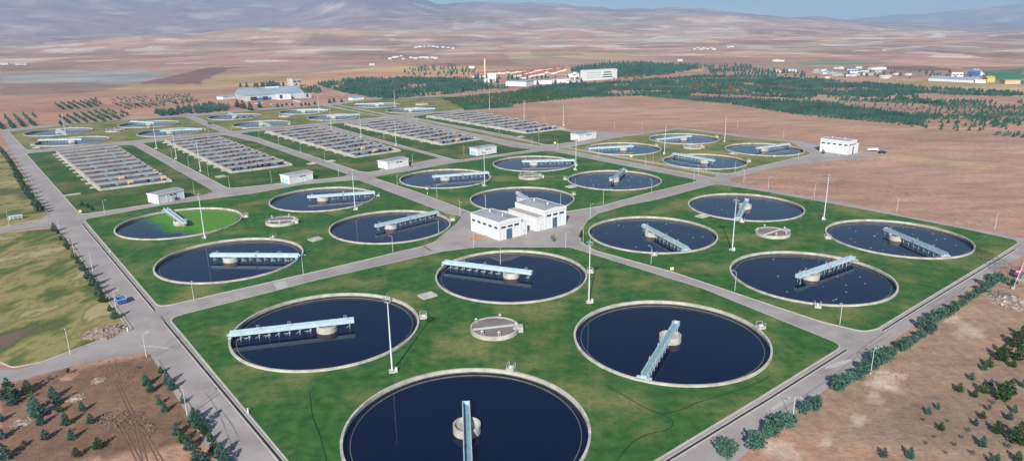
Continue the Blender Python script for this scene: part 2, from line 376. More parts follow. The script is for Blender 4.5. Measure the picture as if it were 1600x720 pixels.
pat([(1350, 128), (1430, 124), (1600, 135), (1600, 146), (1480, 141)], (.44, .33, .17))
pat([(1540, 116), (1600, 110), (1600, 132), (1560, 128)], (.06, .17, .08))
pat([(1240, 97), (1300, 93), (1400, 99), (1330, 103), (1250, 102)], (.20, .22, .13))
pat([(1520, 112), (1600, 108), (1600, 112), (1545, 117)], (.09, .20, .10))
pat([(1280, 72), (1350, 66), (1400, 64), (1340, 72)], (.50, .44, .37))
pat([(1370, 76), (1440, 72), (1450, 75), (1390, 79)], (.50, .46, .40))
pat([(1440, 58), (1460, 53), (1478, 56), (1460, 59)], (.58, .55, .48))
pat([(510, 90), (580, 80), (700, 88), (790, 84), (800, 100), (600, 102), (500, 98)], (.34, .20, .13))
pat([(1350, 104), (1450, 103), (1500, 110), (1420, 112)], (.20, .115, .10))
pat([(95, 72), (120, 67), (132, 71), (110, 74)], (.50, .38, .32))
pat([(400, 47), (460, 42), (470, 45), (420, 49)], (.48, .40, .35))
pat([(1290, 155), (1330, 157), (1500, 176), (1600, 180), (1600, 190), (1340, 178), (1250, 166)], (.34, .23, .17))
pat([(640, 72), (700, 68), (745, 72), (680, 77)], (.26, .20, .19))
pat([(830, 150), (1000, 153), (1400, 200), (1600, 225), (1600, 370), (1310, 315), (1140, 283), (1280, 250), (1400, 245), (1250, 215), (1062, 198), (950, 209), (720, 173)], (.42, .25, .178))
pat([(0, 152), (300, 143), (380, 150), (500, 156), (0, 203)], (.41, .225, .155))
pat([(0, 606), (60, 588), (240, 552), (370, 740), (0, 740)], (.215, .130, .085))
pat([(1150, 740), (1450, 505), (1600, 400), (1700, 420), (1700, 760)], (.34, .225, .155))
pat([(1300, 720), (1480, 610), (1600, 560), (1600, 720)], (.29, .198, .142))
pat([(1345, 240), (1400, 243), (1480, 252), (1560, 262), (1600, 262), (1600, 266), (1540, 262), (1420, 252), (1370, 248)], (.44, .30, .17))
# pale worn ground patches on the right
WORN = [(1385, 600, 26, 18), (1365, 622, 16, 10), (1340, 655, 14, 9), (1510, 517, 18, 12), (1215, 700, 30, 16), (1290, 688, 10, 4), (1490, 500, 14, 6), (1500, 522, 8, 4), (1230, 714, 26, 10), (1400, 585, 20, 8), (1296, 690, 12, 3)]
WORNW = []
for (u, v, ru, rv) in WORN:
    c = G(u, v); WORNW.append((c, (G(u+ru, v)-c).length, (G(u, v+rv)-c).length))
DARKP = []
for (u, v, ru, rv) in [(940, 175, 60, 6), (900, 165, 40, 4), (1200, 190, 60, 5), (1330, 230, 50, 6), (1000, 172, 80, 3)]:
    c = G(u, v); DARKP.append((c, (G(u+ru, v)-c).length, (G(u, v+rv)-c).length))
def base_col(x, y, z):
    d = hypot(x, y); p = Vector((x/1400, y/900, 0))
    n1 = noise.noise(p); n2 = noise.noise(Vector((x/340+7, y/210, 2))); n3 = noise.noise(Vector((x/2600, y/1600, 9)))
    cell = noise.cell(Vector((x/420+.4*n1, y/260+.6*n2, 1)))
    c = Vector((.40, .235, .165))
    if d > 1300:
        k = min(1, (d-1300)/1200)
        opt = [(.47, .26, .165), (.33, .165, .125), (.54, .35, .20), (.40, .22, .165), (.50, .32, .23), (.60, .46, .35)][int(cell*5.99) % 6]
        c = c.lerp(Vector(opt), .55*k)
        if n2 > .28 and d > 2200: c = c.lerp(Vector((.50, .44, .37)), min(1, (n2-.28)*4)*.7)
        if n1 > .2: c = c.lerp(Vector((.24, .21, .15)), min(1, (n1-.2)*3)*.5)
    n4 = noise.noise(Vector((x/150, y/110, 5))); n5 = noise.noise(Vector((x/60+3, y/50, 5)))
    if d > 1800: c = c*(1+.22*n4+.14*n5)
    if d > 1900 and n4+.6*n2 > .38: c = c.lerp(Vector((.62, .52, .43)), .6)
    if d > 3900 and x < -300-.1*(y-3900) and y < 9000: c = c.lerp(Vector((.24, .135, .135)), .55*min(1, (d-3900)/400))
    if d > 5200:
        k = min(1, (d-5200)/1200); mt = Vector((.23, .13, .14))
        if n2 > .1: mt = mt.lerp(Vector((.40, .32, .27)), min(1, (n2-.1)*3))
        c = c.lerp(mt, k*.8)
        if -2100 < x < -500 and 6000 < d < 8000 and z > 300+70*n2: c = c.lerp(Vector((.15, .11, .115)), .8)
    return c
def land_col(x, y, z):
    c = base_col(x, y, z)
    jx = x+9*noise.noise(Vector((x/60, y/60, 0))); jy = y+9*noise.noise(Vector((x/60, y/60, 5)))
    if hypot(x, y) < 450: jx, jy = x, y
    for poly, col, s in PAT:
        if inside((jx, jy), poly): c = Vector(col)
    for cc, ru, rv in WORNW:
        dx, dy = x-cc.x, y-cc.y; q = hypot(dx/ru, dy/rv)+.7*noise.noise(Vector((x/4, y/4, 1)))
        if q < 1: c = c.lerp(Vector((.52, .39, .30)), min(1, (1-q)*3.5))
    for cc, ru, rv in DARKP:
        dx, dy = x-cc.x, y-cc.y; q = hypot(dx/ru, dy/rv)+.5*noise.noise(Vector((x/30, y/18, 1)))
        if q < 1: c = c.lerp(Vector((.40, .27, .19)), min(1, (1-q)*2)*.7)
    return c
def mk_land():
    az = []
    a = -180
    while a < 180:
        az.append(a); a += .25 if -46 < a < 46 else (1.0 if -70 < a < 70 else 5)
    rr = [30.0]
    while rr[-1] < 15500: rr.append(rr[-1]*(1.016 if rr[-1] < 7500 else 1.03))
    vs = [(0, 0, -0.03)]; cols = [(.2, .13, .1, 1)]
    for r in rr:
        for a in az:
            x = r*sin(R(a)); y = r*cos(R(a)); front = y > 0 and abs(a) < 75
            z = terr(x, y) if front else 0.0
            if front and r > 80 and r < 950 and shrink_in((x, y)): z = -2.5
            else: z -= .03
            vs.append((x, y, z))
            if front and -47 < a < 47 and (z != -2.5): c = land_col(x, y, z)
            else: c = Vector((.25, .16, .12))
            cols.append((c[0], c[1], c[2], 1))
    n = len(az); fs = [(0, 1+(i+1) % n, 1+i) for i in range(n)]
    for k in range(len(rr)-1):
        o = 1+k*n; q = o+n
        for i in range(n):
            j = (i+1) % n; fs.append((o+i, o+j, q+j, q+i))
    me = bpy.data.meshes.new('ground'); me.from_pydata(vs, [], fs)
    ca = me.color_attributes.new('albedo', 'FLOAT_COLOR', 'POINT'); ca.data.foreach_set('color', [v for c in cols for v in c])
    me.materials.append(M['terrain']); me.polygons.foreach_set('use_smooth', [True]*len(fs)); me.update()
    o = bpy.data.objects.new('ground', me); COL.objects.link(o); o['kind'] = 'structure'
mk_land()

RIM = .6; RAD = 24.0; WL = -.45; USED = []
S = AS
_c = [S(a, b) for a, b in ((66.3, 95.3), (66.3, 157.1), (128.3, 95.3), (128.3, 157.1), (196.6, 95.3), (66.3, 232.2), (128.3, 232.2), (196.6, 157.1), (258.3, 95.3), (66.3, 294.3), (128.3, 294.3), (258.3, 157.1), (196.6, 232.2), (196.6, 294.3), (258.3, 232.2), (258.3, 294.3))]
TC = _c+[G(u, v, 1.0) for u, v in ((974, 230.6), (1068, 215.2), (1101, 250.2), (1194, 231.7), (92, 204.7), (113, 219.2), (233, 192.8), (265.5, 205.2), (367, 181.3), (409, 192.6), (475, 173.2), (522, 182), (590, 163.5), (642, 171.7))]
def arc_round(pts, r, seg=5):
    out = []; n = len(pts)
    for i in range(n):
        p0 = pts[i-1]; p = pts[i]; p1 = pts[(i+1) % n]
        a = (p0-p); b = (p1-p); la, lb = a.length, b.length
        if la < 1e-6 or lb < 1e-6: continue
        a.normalize(); b.normalize()
        ca = max(-1, min(1, a.dot(b))); th = math.acos(ca)
        if th > R(165): out.append(p); continue
        t = min(r/math.tan(th/2) if th > .05 else r, la*.45, lb*.45)
        A = p+a*t; B = p+b*t
        for k in range(seg+1):
            u = k/seg; out.append(A*(1-u)**2+p*2*u*(1-u)+B*u*u)
    return out
def offset(pts, d):
    n = len(pts); A = sum(pts[i].x*pts[(i+1) % n].y-pts[(i+1) % n].x*pts[i].y for i in range(n)); s = 1 if A > 0 else -1
    out = []
    for i in range(n):
        e0 = (pts[i]-pts[i-1]); e1 = (pts[(i+1) % n]-pts[i])
        if e0.length < 1e-5 or e1.length < 1e-5: e0 = e1 = (pts[(i+1) % n]-pts[i-1])
        n0 = Vector((-e0.y, e0.x)).normalized(); n1 = Vector((-e1.y, e1.x)).normalized()
        m = (n0+n1); m = m.normalized() if m.length > .1 else n0
        k = 1/max(.5, m.dot(n0)); out.append(pts[i]+m*d*s*k)
    return out
def road_strip(pts, name='side_road', z=.004):
    mb = MB().use('road'); mb.poly(pts, z); struct(mb, name)
road_strip([AB(-60, 176), AB(10, 176.5), AB(18, 175), G(233, 549), G(245, 560), AB(27, 180), AB(27, 190), AB(22, 195), AB(20, 189), AB(14, 187), AB(-1, 182.5), AB(-6, 187), AB(-6, 330), AB(-12, 330), AB(-13, 190), AB(-60, 190)], 'side_road', .004)
road_strip([G(-60, 372), G(0, 363), G(83, 352), G(100, 366), G(92, 345), G(72, 335), G(62, 344), G(0, 356), G(-60, 365)], 'side_road', .004)
road_strip([G(0, 241), G(12, 239), G(30, 246), G(22, 236), G(10, 232), G(0, 235)], 'side_road', .004)
# thin field track beyond the last tanks and along the ploughed field
def track(px, wd, name='field_track', z=.006, m='road'):
    c = [G(*p) for p in px]; mb = MB().use(m); vsl = []; n = len(c)
    for i in range(n):
        d = (c[min(n-1, i+1)]-c[max(0, i-1)]).normalized(); q = Vector((-d.y, d.x))*wd/2
        vsl += [(*(c[i]-q), z), (*(c[i]+q), z)]
    mb.add(vsl, [(2*i, 2*i+2, 2*i+3, 2*i+1) for i in range(n-1)]); struct(mb, name)
track([(560, 160), (620, 154.5), (700, 149.5), (800, 141.5), (900, 133), (1000, 125)], 5)
M['track_tan'] = mat('track_tan', [(.40, .28, .18), (.50, .38, .26)], .05, .95, coord='World')
track([(1392, 241), (1450, 250), (1500, 253.5), (1540, 254), (1600, 262)], 4, m='track_tan')
track([(520, 145), (560, 149), (600, 152)], 6, m='track_tan')

LAWN = {}; LAWN_JOBS = []
from mathutils.geometry import tessellate_polygon
def holed(mb, outer, holes, z):
    loops = [[Vector((p[0], p[1], 0)) for p in outer]]+[[Vector((p[0], p[1], 0)) for p in h] for h in holes]
    flat = [p for l in loops for p in l]; tri = tessellate_polygon(loops); fs = []
    for a, b, c in tri:
        n = (flat[b]-flat[a]).cross(flat[c]-flat[a]).z
        if abs(n) < 1e-9: continue
        fs.append((a, b, c) if n > 0 else (a, c, b))
    mb.add([(p.x, p.y, z) for p in flat], fs)
def lawn(key, pts, m='lawn', r=5, kerb='kerb', name='lawn'):
    pts = arc_round(pts, r); inner = offset(pts, .32)
    LAWN[key] = pts
    hs = [[(c.x+cos(2*pi*i/72)*(RAD-.2), c.y+sin(2*pi*i/72)*(RAD-.2)) for i in range(72)] for c in TC if inside(c, pts)]
    for h in hs: USED.append(h)
    mb = MB().use(m); holed(mb, inner, hs, .10); o = struct(mb, name)
    mb = MB().use(kerb); n = len(pts)
    vsl = [(*p, -.02) for p in pts]+[(*p, .14) for p in pts]+[(*p, .14) for p in inner]+[(*p, .08) for p in inner]
    fs = []
    for k in range(3):
        for i in range(n):
            j = (i+1) % n; fs.append((k*n+i, k*n+j, (k+1)*n+j, (k+1)*n+i))
    mb.add(vsl, fs); struct(mb, 'kerb')
lawn('A', [AB(34, 65.2), AB(118, 65.3)]+fpoly([(1320, 540), (1100, 451), (915, 393.5), (890, 386), (746, 386), (690, 393), (500, 436), (262, 497)]), r=4)
lawn('B', fpoly([(248, 481), (500, 423), (661, 385), (680, 378), (714, 350), (724, 338), (700, 334), (560, 281), (475, 288), (397, 302), (252, 321), (130, 343)]), r=4)
lawn('C', fpoly([(978, 321), (933, 334), (917, 345), (905, 362), (906, 378), (930, 392), (1050, 425), (1200, 475.5), (1283, 503), (1350, 519), (1372, 514), (1478, 450), (1561, 400), (1592, 380), (1588, 375), (1505, 357), (1339, 325), (1200, 300), (1120, 287), (1025, 312)]), r=5)
lawn('D', fpoly([(580, 277), (640, 267), (700, 256), (800, 242), (850, 236), (862, 236), (950, 254), (1092, 281.5), (1085, 285), (1017, 301), (940, 322), (885, 331), (738, 333), (650, 300)]), r=5)
lawn('E', fpoly([(886, 231), (960, 216), (1062, 202), (1200, 219), (1235, 222), (1268, 240), (1258, 244), (1200, 257), (1135, 273)]), 'lawn_dry', r=6)
lawn('L1', fpoly([(40, 240), (207, 226), (335, 299), (320, 305), (237, 319), (125, 336)]), 'lawn_mid')
lawn('L2', fpoly([(221, 224), (350, 211), (400, 222), (545, 273), (535, 277), (400, 291), (357, 295)]), 'lawn_mid')
lawn('L3', fpoly([(372, 209), (400, 205.5), (495, 197), (688, 247), (575, 270), (560, 268), (400, 215)]), 'lawn_mid')
lawn('L4', fpoly([(507, 195), (615, 186), (800, 230), (836, 234), (800, 239), (715, 251)]), 'lawn_mid')
lawn('L5', fpoly([(642, 183), (680, 177), (725, 176), (800, 187), (893, 207), (900, 222), (855, 227), (800, 213)]), 'lawn_mid')
lawn('F', fpoly([(13, 206), (150, 190.5), (287, 182), (347, 207), (212, 220), (42, 236)]), 'lawn_dry')
lawn('Gq', fpoly([(303, 182), (400, 173), (503, 165), (598, 183), (500, 193), (362, 206)]), 'lawn_dry')
lawn('H', fpoly([(528, 164), (575, 156), (700, 150.5), (752, 160), (722, 171.5), (640, 179.5), (615, 181)]), 'lawn_dry')
lawn('M1', fpoly([(868, 232), (884, 231.5), (1122, 274), (1116, 278.5)]), 'lawn_dry', 2, name='median_grass')
lawn('M2', fpoly([(640, 186), (662, 192), (800, 222), (850, 230), (842, 225), (800, 216.5)]), 'lawn_dry', 2, name='median_grass')
lawn('M3', fpoly([(524, 164), (610, 182), (594, 182), (515, 165.5)]), 'lawn_dry', 2, name='median_grass')
lawn('W1', [AB(23.2, 190), AB(22.4, 230), AB(22, 300), G(108, 375), G(90, 356), G(0, 364), AB(-5.5, 324), AB(-5.3, 192), AB(-2.5, 184.5), AB(3, 183.5), AB(14, 187.5)], 'grass_field', 3, name='dry_field')
lawn('W2', [G(74, 332), G(52, 296), G(20, 248), G(8, 242), G(0, 242), AB(-60, 558), AB(-60, 333), G(0, 355), G(60, 343)], 'grass_field', 3, name='dry_field')

mb = MB().use('road'); holed(mb, pave, USED, 0.0); struct(mb, 'paved_road')
# drains: two concrete lips with a dark slot
def drain(pts, label, off=0.0):
    c = [Vector(p) for p in pts]; e = empty('drainage_channel', (*c[0], 0)); tag(e, label, 'drain')
    o = Vector((c[0].x, c[0].y))
    for nm, mt, a, b, z in (('outer_lip', 'kerb', -.62, -.42, .14), ('inner_lip', 'kerb', .18, .36, .17), ('channel', 'dark', -.42, .18, .03)):
        mb = MB().use(mt)
        for i in range(len(c)-1):
            d = (c[i+1]-c[i]).normalized(); q = Vector((-d.y, d.x))
            P = [c[i]+q*a-o, c[i+1]+q*a-o, c[i+1]+q*b-o, c[i]+q*b-o]; mb.prism(P, .006, z-.001*i)
        mb.build(nm, e)
la = lambda b: 34.0-.0165*(b-66)-.55
drain([AB(la(62), 62), AB(la(190), 190)], 'long narrow drain with pale concrete lips beside the left road, front lawn')
drain([AB(la(200.5), 200.5), AB(la(321), 321)], 'long narrow drain with pale concrete lips beside the left road, green algae tank lawn')
drain([AB(36, 64.3), AB(120, 64.1), G(1322, 546)], 'long narrow drain along the kerb between front lawn and right-hand road')
drain([G(1378, 516), G(1480, 453), G(1563, 403), G(1586, 389)], 'long narrow drain along the kerb below the two rightmost tanks')
# a low strip of reddish kerb along the left verge
mb = MB().use('kerb_red')
for pl in ([(245, 562), (300, 640), (362, 726)], [(207, 514), (150, 436), (105, 372)], [(75, 333), (30, 262)]):
    c = [G(*p) for p in pl]
    for i in range(len(c)-1):
        d = (c[i+1]-c[i]).normalized(); q = Vector((-d.y, d.x)); mb.prism([c[i]-q*.15, c[i+1]-q*.15, c[i+1]+q*.15, c[i]+q*.15], -.02, .16)
struct(mb, 'kerb')

# ------------------------------------------------------------------ settling tanks
def make_tank():
    t = empty('settling_tank', (0, 0, 0))
    mb = MB().use('concrete'); mb.lathe([(RAD, -.3), (RAD, RIM), (RAD-.52, RIM), (RAD-.52, -1.2)], 128)
    mb.use('galv')
    for i in range(24): a = 2*pi*i/24; mb.box((cos(a)*(RAD-.26), sin(a)*(RAD-.26), RIM+.01), (.56, .10, .04), a)
    mb.build('wall', t)
    mb = MB().use('concrete_dark'); mb.lathe([(RAD-1.75, WL-.3), (RAD-1.75, WL+.2), (RAD-1.9, WL+.2), (RAD-1.9, WL-.3)], 128); mb.build('overflow_weir', t)
    mb = MB().use('algae_line'); mb.lathe([(RAD-.524, WL-.1), (RAD-.524, WL+.3)], 128); mb.build('tide_line', t)
    mb = MB().use('water'); mb.disc(RAD-.51, WL, 128); mb.build('water', t)
    mb = MB().use('concrete'); mb.lathe([(2.7, WL-.3), (2.7, 1.25), (2.35, 1.25), (2.35, .5), (.01, .5)], 40); mb.build('feed_well', t)
    mb = MB().use('concrete'); mb.box((RAD+1.2, 0, .35), (2.0, 1.7, .7)); mb.use('pole_pale'); mb.box((RAD+1.3, 0, .86), (.9, .5, .3))
    for sx in (-.9, .9):
        for sy in (-.75, .75): mb.tube((RAD+1.2+sx, sy, .7), (RAD+1.2+sx, sy, 1.7), .035, n=5)
    for sy in (-.75, .75): mb.tube((RAD+.3, sy, 1.68), (RAD+2.1, sy, 1.68), .035, n=5)
    mb.build('outlet_box', t)
    return t
def make_bridge():
    t = empty('scraper_bridge', (0, 0, 0)); L0, L1 = -7.0, RAD-.25; zb = RIM+.55
    mb = MB().use('deck_blue'); mb.box(((L0+L1)/2, 0, zb+.1), (L1-L0-.1, 1.26, .1)); mb.build('walkway', t)
    for s in (-1, 1):
        mb = MB().use('steel_blue'); mb.box(((L0+L1)/2, s*.68, zb+.5), (L1-L0, .09, 1.05)); mb.box(((L0+L1)/2, s*.68, zb+1.04), (L1-L0, .2, .08)); mb.box(((L0+L1)/2, s*.68, zb+.0), (L1-L0, .2, .08))
        for i in range(16):
            x = L0+(L1-L0)*(i+.5)/16; mb.box((x, s*.74, zb+.5), (.08, .06, .95))
        mb.build('side_girder', t)
    mb = MB().use('steel_blue'); mb.box((L0+.05, 0, zb+.5), (.1, 1.26, 1.05)); mb.build('end_plate', t)
    # end carriage running on the rim
    mb = MB().use('steel_blue'); mb.box((L1-.15, 0, RIM+.42), (.7, 3.4, .34)); mb.box((L1-.1, 0, RIM+.75), (.5, 1.2, .4)); mb.box((L1+.3, .5, RIM+.95), (.5, .5, .5))
    mb.use('black')
    for s in (-1, 1): mb.tube((L1-.3, s*1.3, RIM+.24), (L1+.1, s*1.3, RIM+.24), .24, n=12)
    mb.build('end_carriage', t)
    for k, x in enumerate((-5.8, 4.2, 6.8, 9.4, 12.0, 14.4, 16.8, 19.2, 21.2)):
        mb = MB().use('galv')
        for s in (-.5, .5): mb.tube((x, s, zb+.05), (x, s, WL-.02), .055, n=5)
        mb.tube((x-.3, -.5, zb-.9), (x+.9, .5, WL+.3), .05, n=5)
        if k % 2: mb.tube((x-.3, -.5, WL+.25), (x+1.5, -.5, WL+.3), .05, n=5)
        mb.build('scraper_post', t)
    for x in (L0+2.2, 9.3, 17.0):
        for s in (-1, 1):
            mb = MB().use('galv')
            for dx in (-.3, .3): mb.tube((x+dx, s*.74, zb+.6), (x+dx, s*.74, zb+1.75), .04, n=5)
            mb.tube((x-.3, s*.74, zb+1.72), (x+.3, s*.74, zb+1.72), .04, n=5); mb.build('handrail', t)
    mb = MB().use('red'); mb.lathe([(.01, .02), (.3, .02), (.3, -.02), (.18, -.02), (.18, .021)], 20)
    mb.v = [(9.3+x, -.80+z, zb+.55+y) for x, y, z in mb.v]; mb.build('lifebuoy', t)
    return t
S = AS
near_cols = [66.3, 128.3, 196.6, 258.3]; near_rows = [95.3, 157.1, 232.2, 294.3]
# (centre, outer end of bridge px, side box direction px or None, landmark, label of tank, label of bridge)
TANKS = [
 (S(66.3, 95.3), (734, 800), (803, 572), 'the big tank at the bottom edge', 'round settling tank of dark water cut off by the bottom edge, nearest the camera'),
 (S(66.3, 157.1), (356, 519), (661, 497), 'the front left tank', 'large round settling tank of dark water nearest the left road, on the front lawn'),
 (S(128.3, 95.3), (1005, 586), (1196, 512), 'the front right tank', 'large round settling tank of dark water on the front lawn, close to right-hand road'),
 (S(128.3, 157.1), (693, 407), (923, 426), 'the tank in front of the white pump house', 'round settling tank right in front of the white pump house, mirroring it'),
 (S(196.6, 95.3), (1333, 400), (1276, 474), 'the lower right tank', 'round tank with gulls on dark water, lower of the two rightmost tanks'),
 (S(66.3, 232.2), (468, 397), (434, 369), 'the tank below the green one', 'round settling tank just below the green algae tank, near the left road'),
 (S(128.3, 232.2), (683, 329), (705, 345), 'the tank left of the pump house', 'round settling tank immediately left of the white pump house'),
 (S(196.6, 157.1), (1075, 387), (1022, 393), 'the tank right of the pump house', 'round settling tank immediately right of the pump house yard'),
 (S(258.3, 95.3), (1480, 396), (1303, 373), 'the far right tank', 'round settling tank nearest the right corner of the plant, rightmost of all'),
 (S(66.3, 294.3), (258, 324), (380, 340), 'the green algae tank', 'round settling tank half covered in bright green algae'),
 (S(128.3, 294.3), (585, 299), (588, 307), 'the tank behind the green one', 'round settling tank right of and behind the green algae tank, by the road crossing'),
 (S(258.3, 157.1), (1152, 341), (1160, 344), 'the tank with the mast before it', 'round tank left of tall mast, third back on the right-hand lawn, behind round chamber'),
 (S(196.6, 232.2), (852, 327), None, 'the tank hidden by the pump house', 'round settling tank partly hidden behind the white pump house roofs'),
 (S(196.6, 294.3), (765, 268), (676, 291), 'the tank behind the left yard', 'leftmost round settling tank on the lawn behind the pump house'),
 (S(258.3, 232.2), (975, 263), (887, 281), 'the speckled tank', 'round tank dotted with white gulls on the lawn behind the pump house'),
 (S(258.3, 294.3), (898, 249), None, 'the rear tank of the middle lawn', 'rearmost round settling tank on the lawn behind the pump house'),
 (G(974, 230.6, 1.0), (920, 231), (1033, 228), 'the left tank by the ploughed field', 'leftmost of the four round tanks beside the ploughed field'),
 (G(1068, 215.2, 1.0), (1027, 217), (1124, 215), 'the rear tank by the ploughed field', 'rearmost of the four round tanks beside the ploughed field'),
 (G(1101, 250.2, 1.0), (1053, 239), None, 'the front tank by the ploughed field', 'front one of the four round tanks beside the ploughed field'),
 (G(1194, 231.7, 1.0), (1232, 224), None, 'the right tank by the ploughed field', 'rightmost of the four round tanks beside the ploughed field'),
 (G(92, 204.7, 1.0), (103, 208), None, 'the far left corner tank', 'distant round tank in the far left corner of the plant'),
 (G(113, 219.2, 1.0), (56, 218), (60, 227), 'the near tank of the far left lawn', 'distant round tank nearest the left road on the far left lawn'),
 (G(233, 192.8, 1.0), (205, 189), None, 'the rear right tank of the far left lawn', 'distant round tank at the back right of the far left lawn'),
 (G(265.5, 205.2, 1.0), (307, 201), (317, 204), 'the front right tank of the far left lawn', 'distant round tank at the front right of the far left lawn'),
 (G(367, 181.3, 1.0), (361, 177), None, 'the leftmost rear tank', 'distant round tank below the grey factory hall, left rear of its lawn'),
 (G(409, 192.6, 1.0), (421, 195), None, 'the front left tank below the grey hall', 'distant round tank at the left front of the lawn below the grey factory hall'),
 (G(475, 173.2, 1.0), (512, 171), None, 'the tank nearest the grey hall', 'distant round tank nearest the grey factory hall'),
 (G(522, 182, 1.0), (560, 178), None, 'the front right tank below the grey hall', 'distant round tank at the right front of the lawn below the grey factory hall'),
 (G(590, 163.5, 1.0), (560, 162), None, 'the last tank before the wood', 'distant round tank furthest away, just below the dark wood'),
 (G(642, 171.7, 1.0), (673, 169), None, 'the small tank by the five basins', 'distant round tank beyond the rightmost row of basins'),
]
LM = []
tp = make_tank(); bp_ = make_bridge(); st1 = []; st2 = []
c10 = TANKS[9][0]; pa = G(228, 344); pb = G(285, 366); dv = (pb-pa).normalized(); nn = Vector((-dv.y, dv.x))
if (c10+Vector((5, 5))-pa).dot(nn) < 0: nn = -nn
M['algae'] = water_mat('tank_water_algae', (pa, nn))
for (c, outer, sb, short, lab) in TANKS:
    if sb: q = G(*sb); ang = atan2(q.y-c.y, q.x-c.x)
    else: ang = random.Random(int(c.x*7)).uniform(-2, 2)
    t = place(tp, st1, (c.x, c.y, 0), ang); tag(t, lab, 'water tank', 'round settling tanks')
    q = G(outer[0], outer[1], RIM+1.5); ba = atan2(q.y-c.y, q.x-c.x)
    b = place(bp_, st2, (c.x, c.y, 0), ba); tag(b, 'pale blue steel scraper bridge across '+short, 'bridge', 'scraper bridges')
    LM.append((c, short))
    if short == 'the green algae tank':
        for ch in t.children:
            if ch.name.startswith('water'):
                ch.data = ch.data.copy(); ch.data.materials[0] = M['algae']; ch['label'] = 'water surface half covered by bright green algae'
def nearest(p): return min(LM, key=lambda k: (k[0]-p).length)[1]

# gulls
M['gull_grey'] = mat('gull_feathers', [(.42, .43, .45)], 1, .8)
def make_bird():
    mb = MB().use('gull_grey'); vs = []; prof = [(-.34, .02, .05), (-.2, .07, .08), (0, .12, .12), (.16, .11, .13), (.24, .06, .2), (.30, .07, .27), (.37, .04, .26), (.44, .01, .25)]
    n = 6
    for x, r, z in prof:
        for i in range(n): vs.append((x, r*cos(2*pi*i/n), z+r*sin(2*pi*i/n)))
    fs = [(k*n+i, k*n+(i+1) % n, (k+1)*n+(i+1) % n, (k+1)*n+i) for k in range(len(prof)-1) for i in range(n)]
    mb.add(vs, fs, True); mb.use('galv'); mb.box((-.08, 0, .22), (.4, .2, .03), taper=.6)
    return mb.build('gull')
bird = make_bird(); sb_ = []; rnd = random.Random(5)
for ti, cnt, ux, vy in ((4, 16, None, 0), (8, 18, None, 0), (7, 12, None, 0), (14, 24, None, 0), (11, 5, None, 0)):
    c = TANKS[ti][0]; k = 0
    while k < cnt:
        a = rnd.uniform(0, 2*pi); r = 19*math.sqrt(rnd.random()); p = c+Vector((cos(a)*r, sin(a)*r))
        if r < 4: continue
        k += 1
        o = place(bird, sb_, (p.x, p.y, WL-.02), rnd.uniform(0, 6.28), rnd.uniform(.6, .9))
        tag(o, 'small white gull floating on '+TANKS[ti][3], 'gull', 'white gulls floating on '+TANKS[ti][3])

# ------------------------------------------------------------------ distribution chambers
def make_chamber():
    t = empty('distribution_chamber', (0, 0, 0)); r = 6.3
    mb = MB().use('concrete'); mb.lathe([(r, -.05), (r, 1.2), (r-.35, 1.2), (r-.35, .9)], 48)
    mb.build('wall', t)
    mb = MB().use('basin_deck'); mb.disc(r-.3, .97, 48); mb.build('floor', t)
    mb = MB().use('galv'); mb.box((0, 0, 1.04), (2*r-1.2, .9, .12), rz=.5); mb.build('cover_strip', t)
    mb = MB().use('concrete'); mb.box((r-.4, 1.2, .7), (2.6, 2.4, 1.4), rz=.3); mb.build('outlet_block', t)
    for a in (1.6, 2.9, 4.4, 5.2, .2):
        mb = MB().use('pole_pale'); x, y = cos(a)*(r-.7), sin(a)*(r-.7)
        mb.tube((x-.25, y, .95), (x-.25, y, 2.1), .06, n=6); mb.tube((x+.25, y, .95), (x+.25, y, 2.1), .06, n=6); mb.box((x, y, 2.1), (.7, .25, .14)); mb.tube((x, y, 2.1), (x, y, 2.5), .09, n=6)
        mb.build('gate_lift', t)
    return t
ch = make_chamber(); s_ = []
for (u, v), l in (((773, 513), 'round concrete chamber in the middle of the front lawn'), ((440, 346), 'round concrete chamber on the lawn between the green algae tank and pump house'),
        ((1207, 364), 'round concrete chamber in the middle of the right-hand lawn'), ((828, 276), 'round concrete chamber on the lawn behind the pump house'),
        ((1129-47, 230), 'round concrete chamber among the four tanks by the ploughed field'), ((178, 204.5), 'distant round concrete chamber on the far left lawn'),
        ((446, 181.5), 'distant round concrete chamber below the grey factory hall'), ((658, 163), 'distant round concrete chamber below the wood')):
    p = G(u, v, .6); o = place(ch, s_, (p.x, p.y, 0), random.Random(u).uniform(-.4, .4)); tag(o, l, 'chamber', 'round distribution chambers')

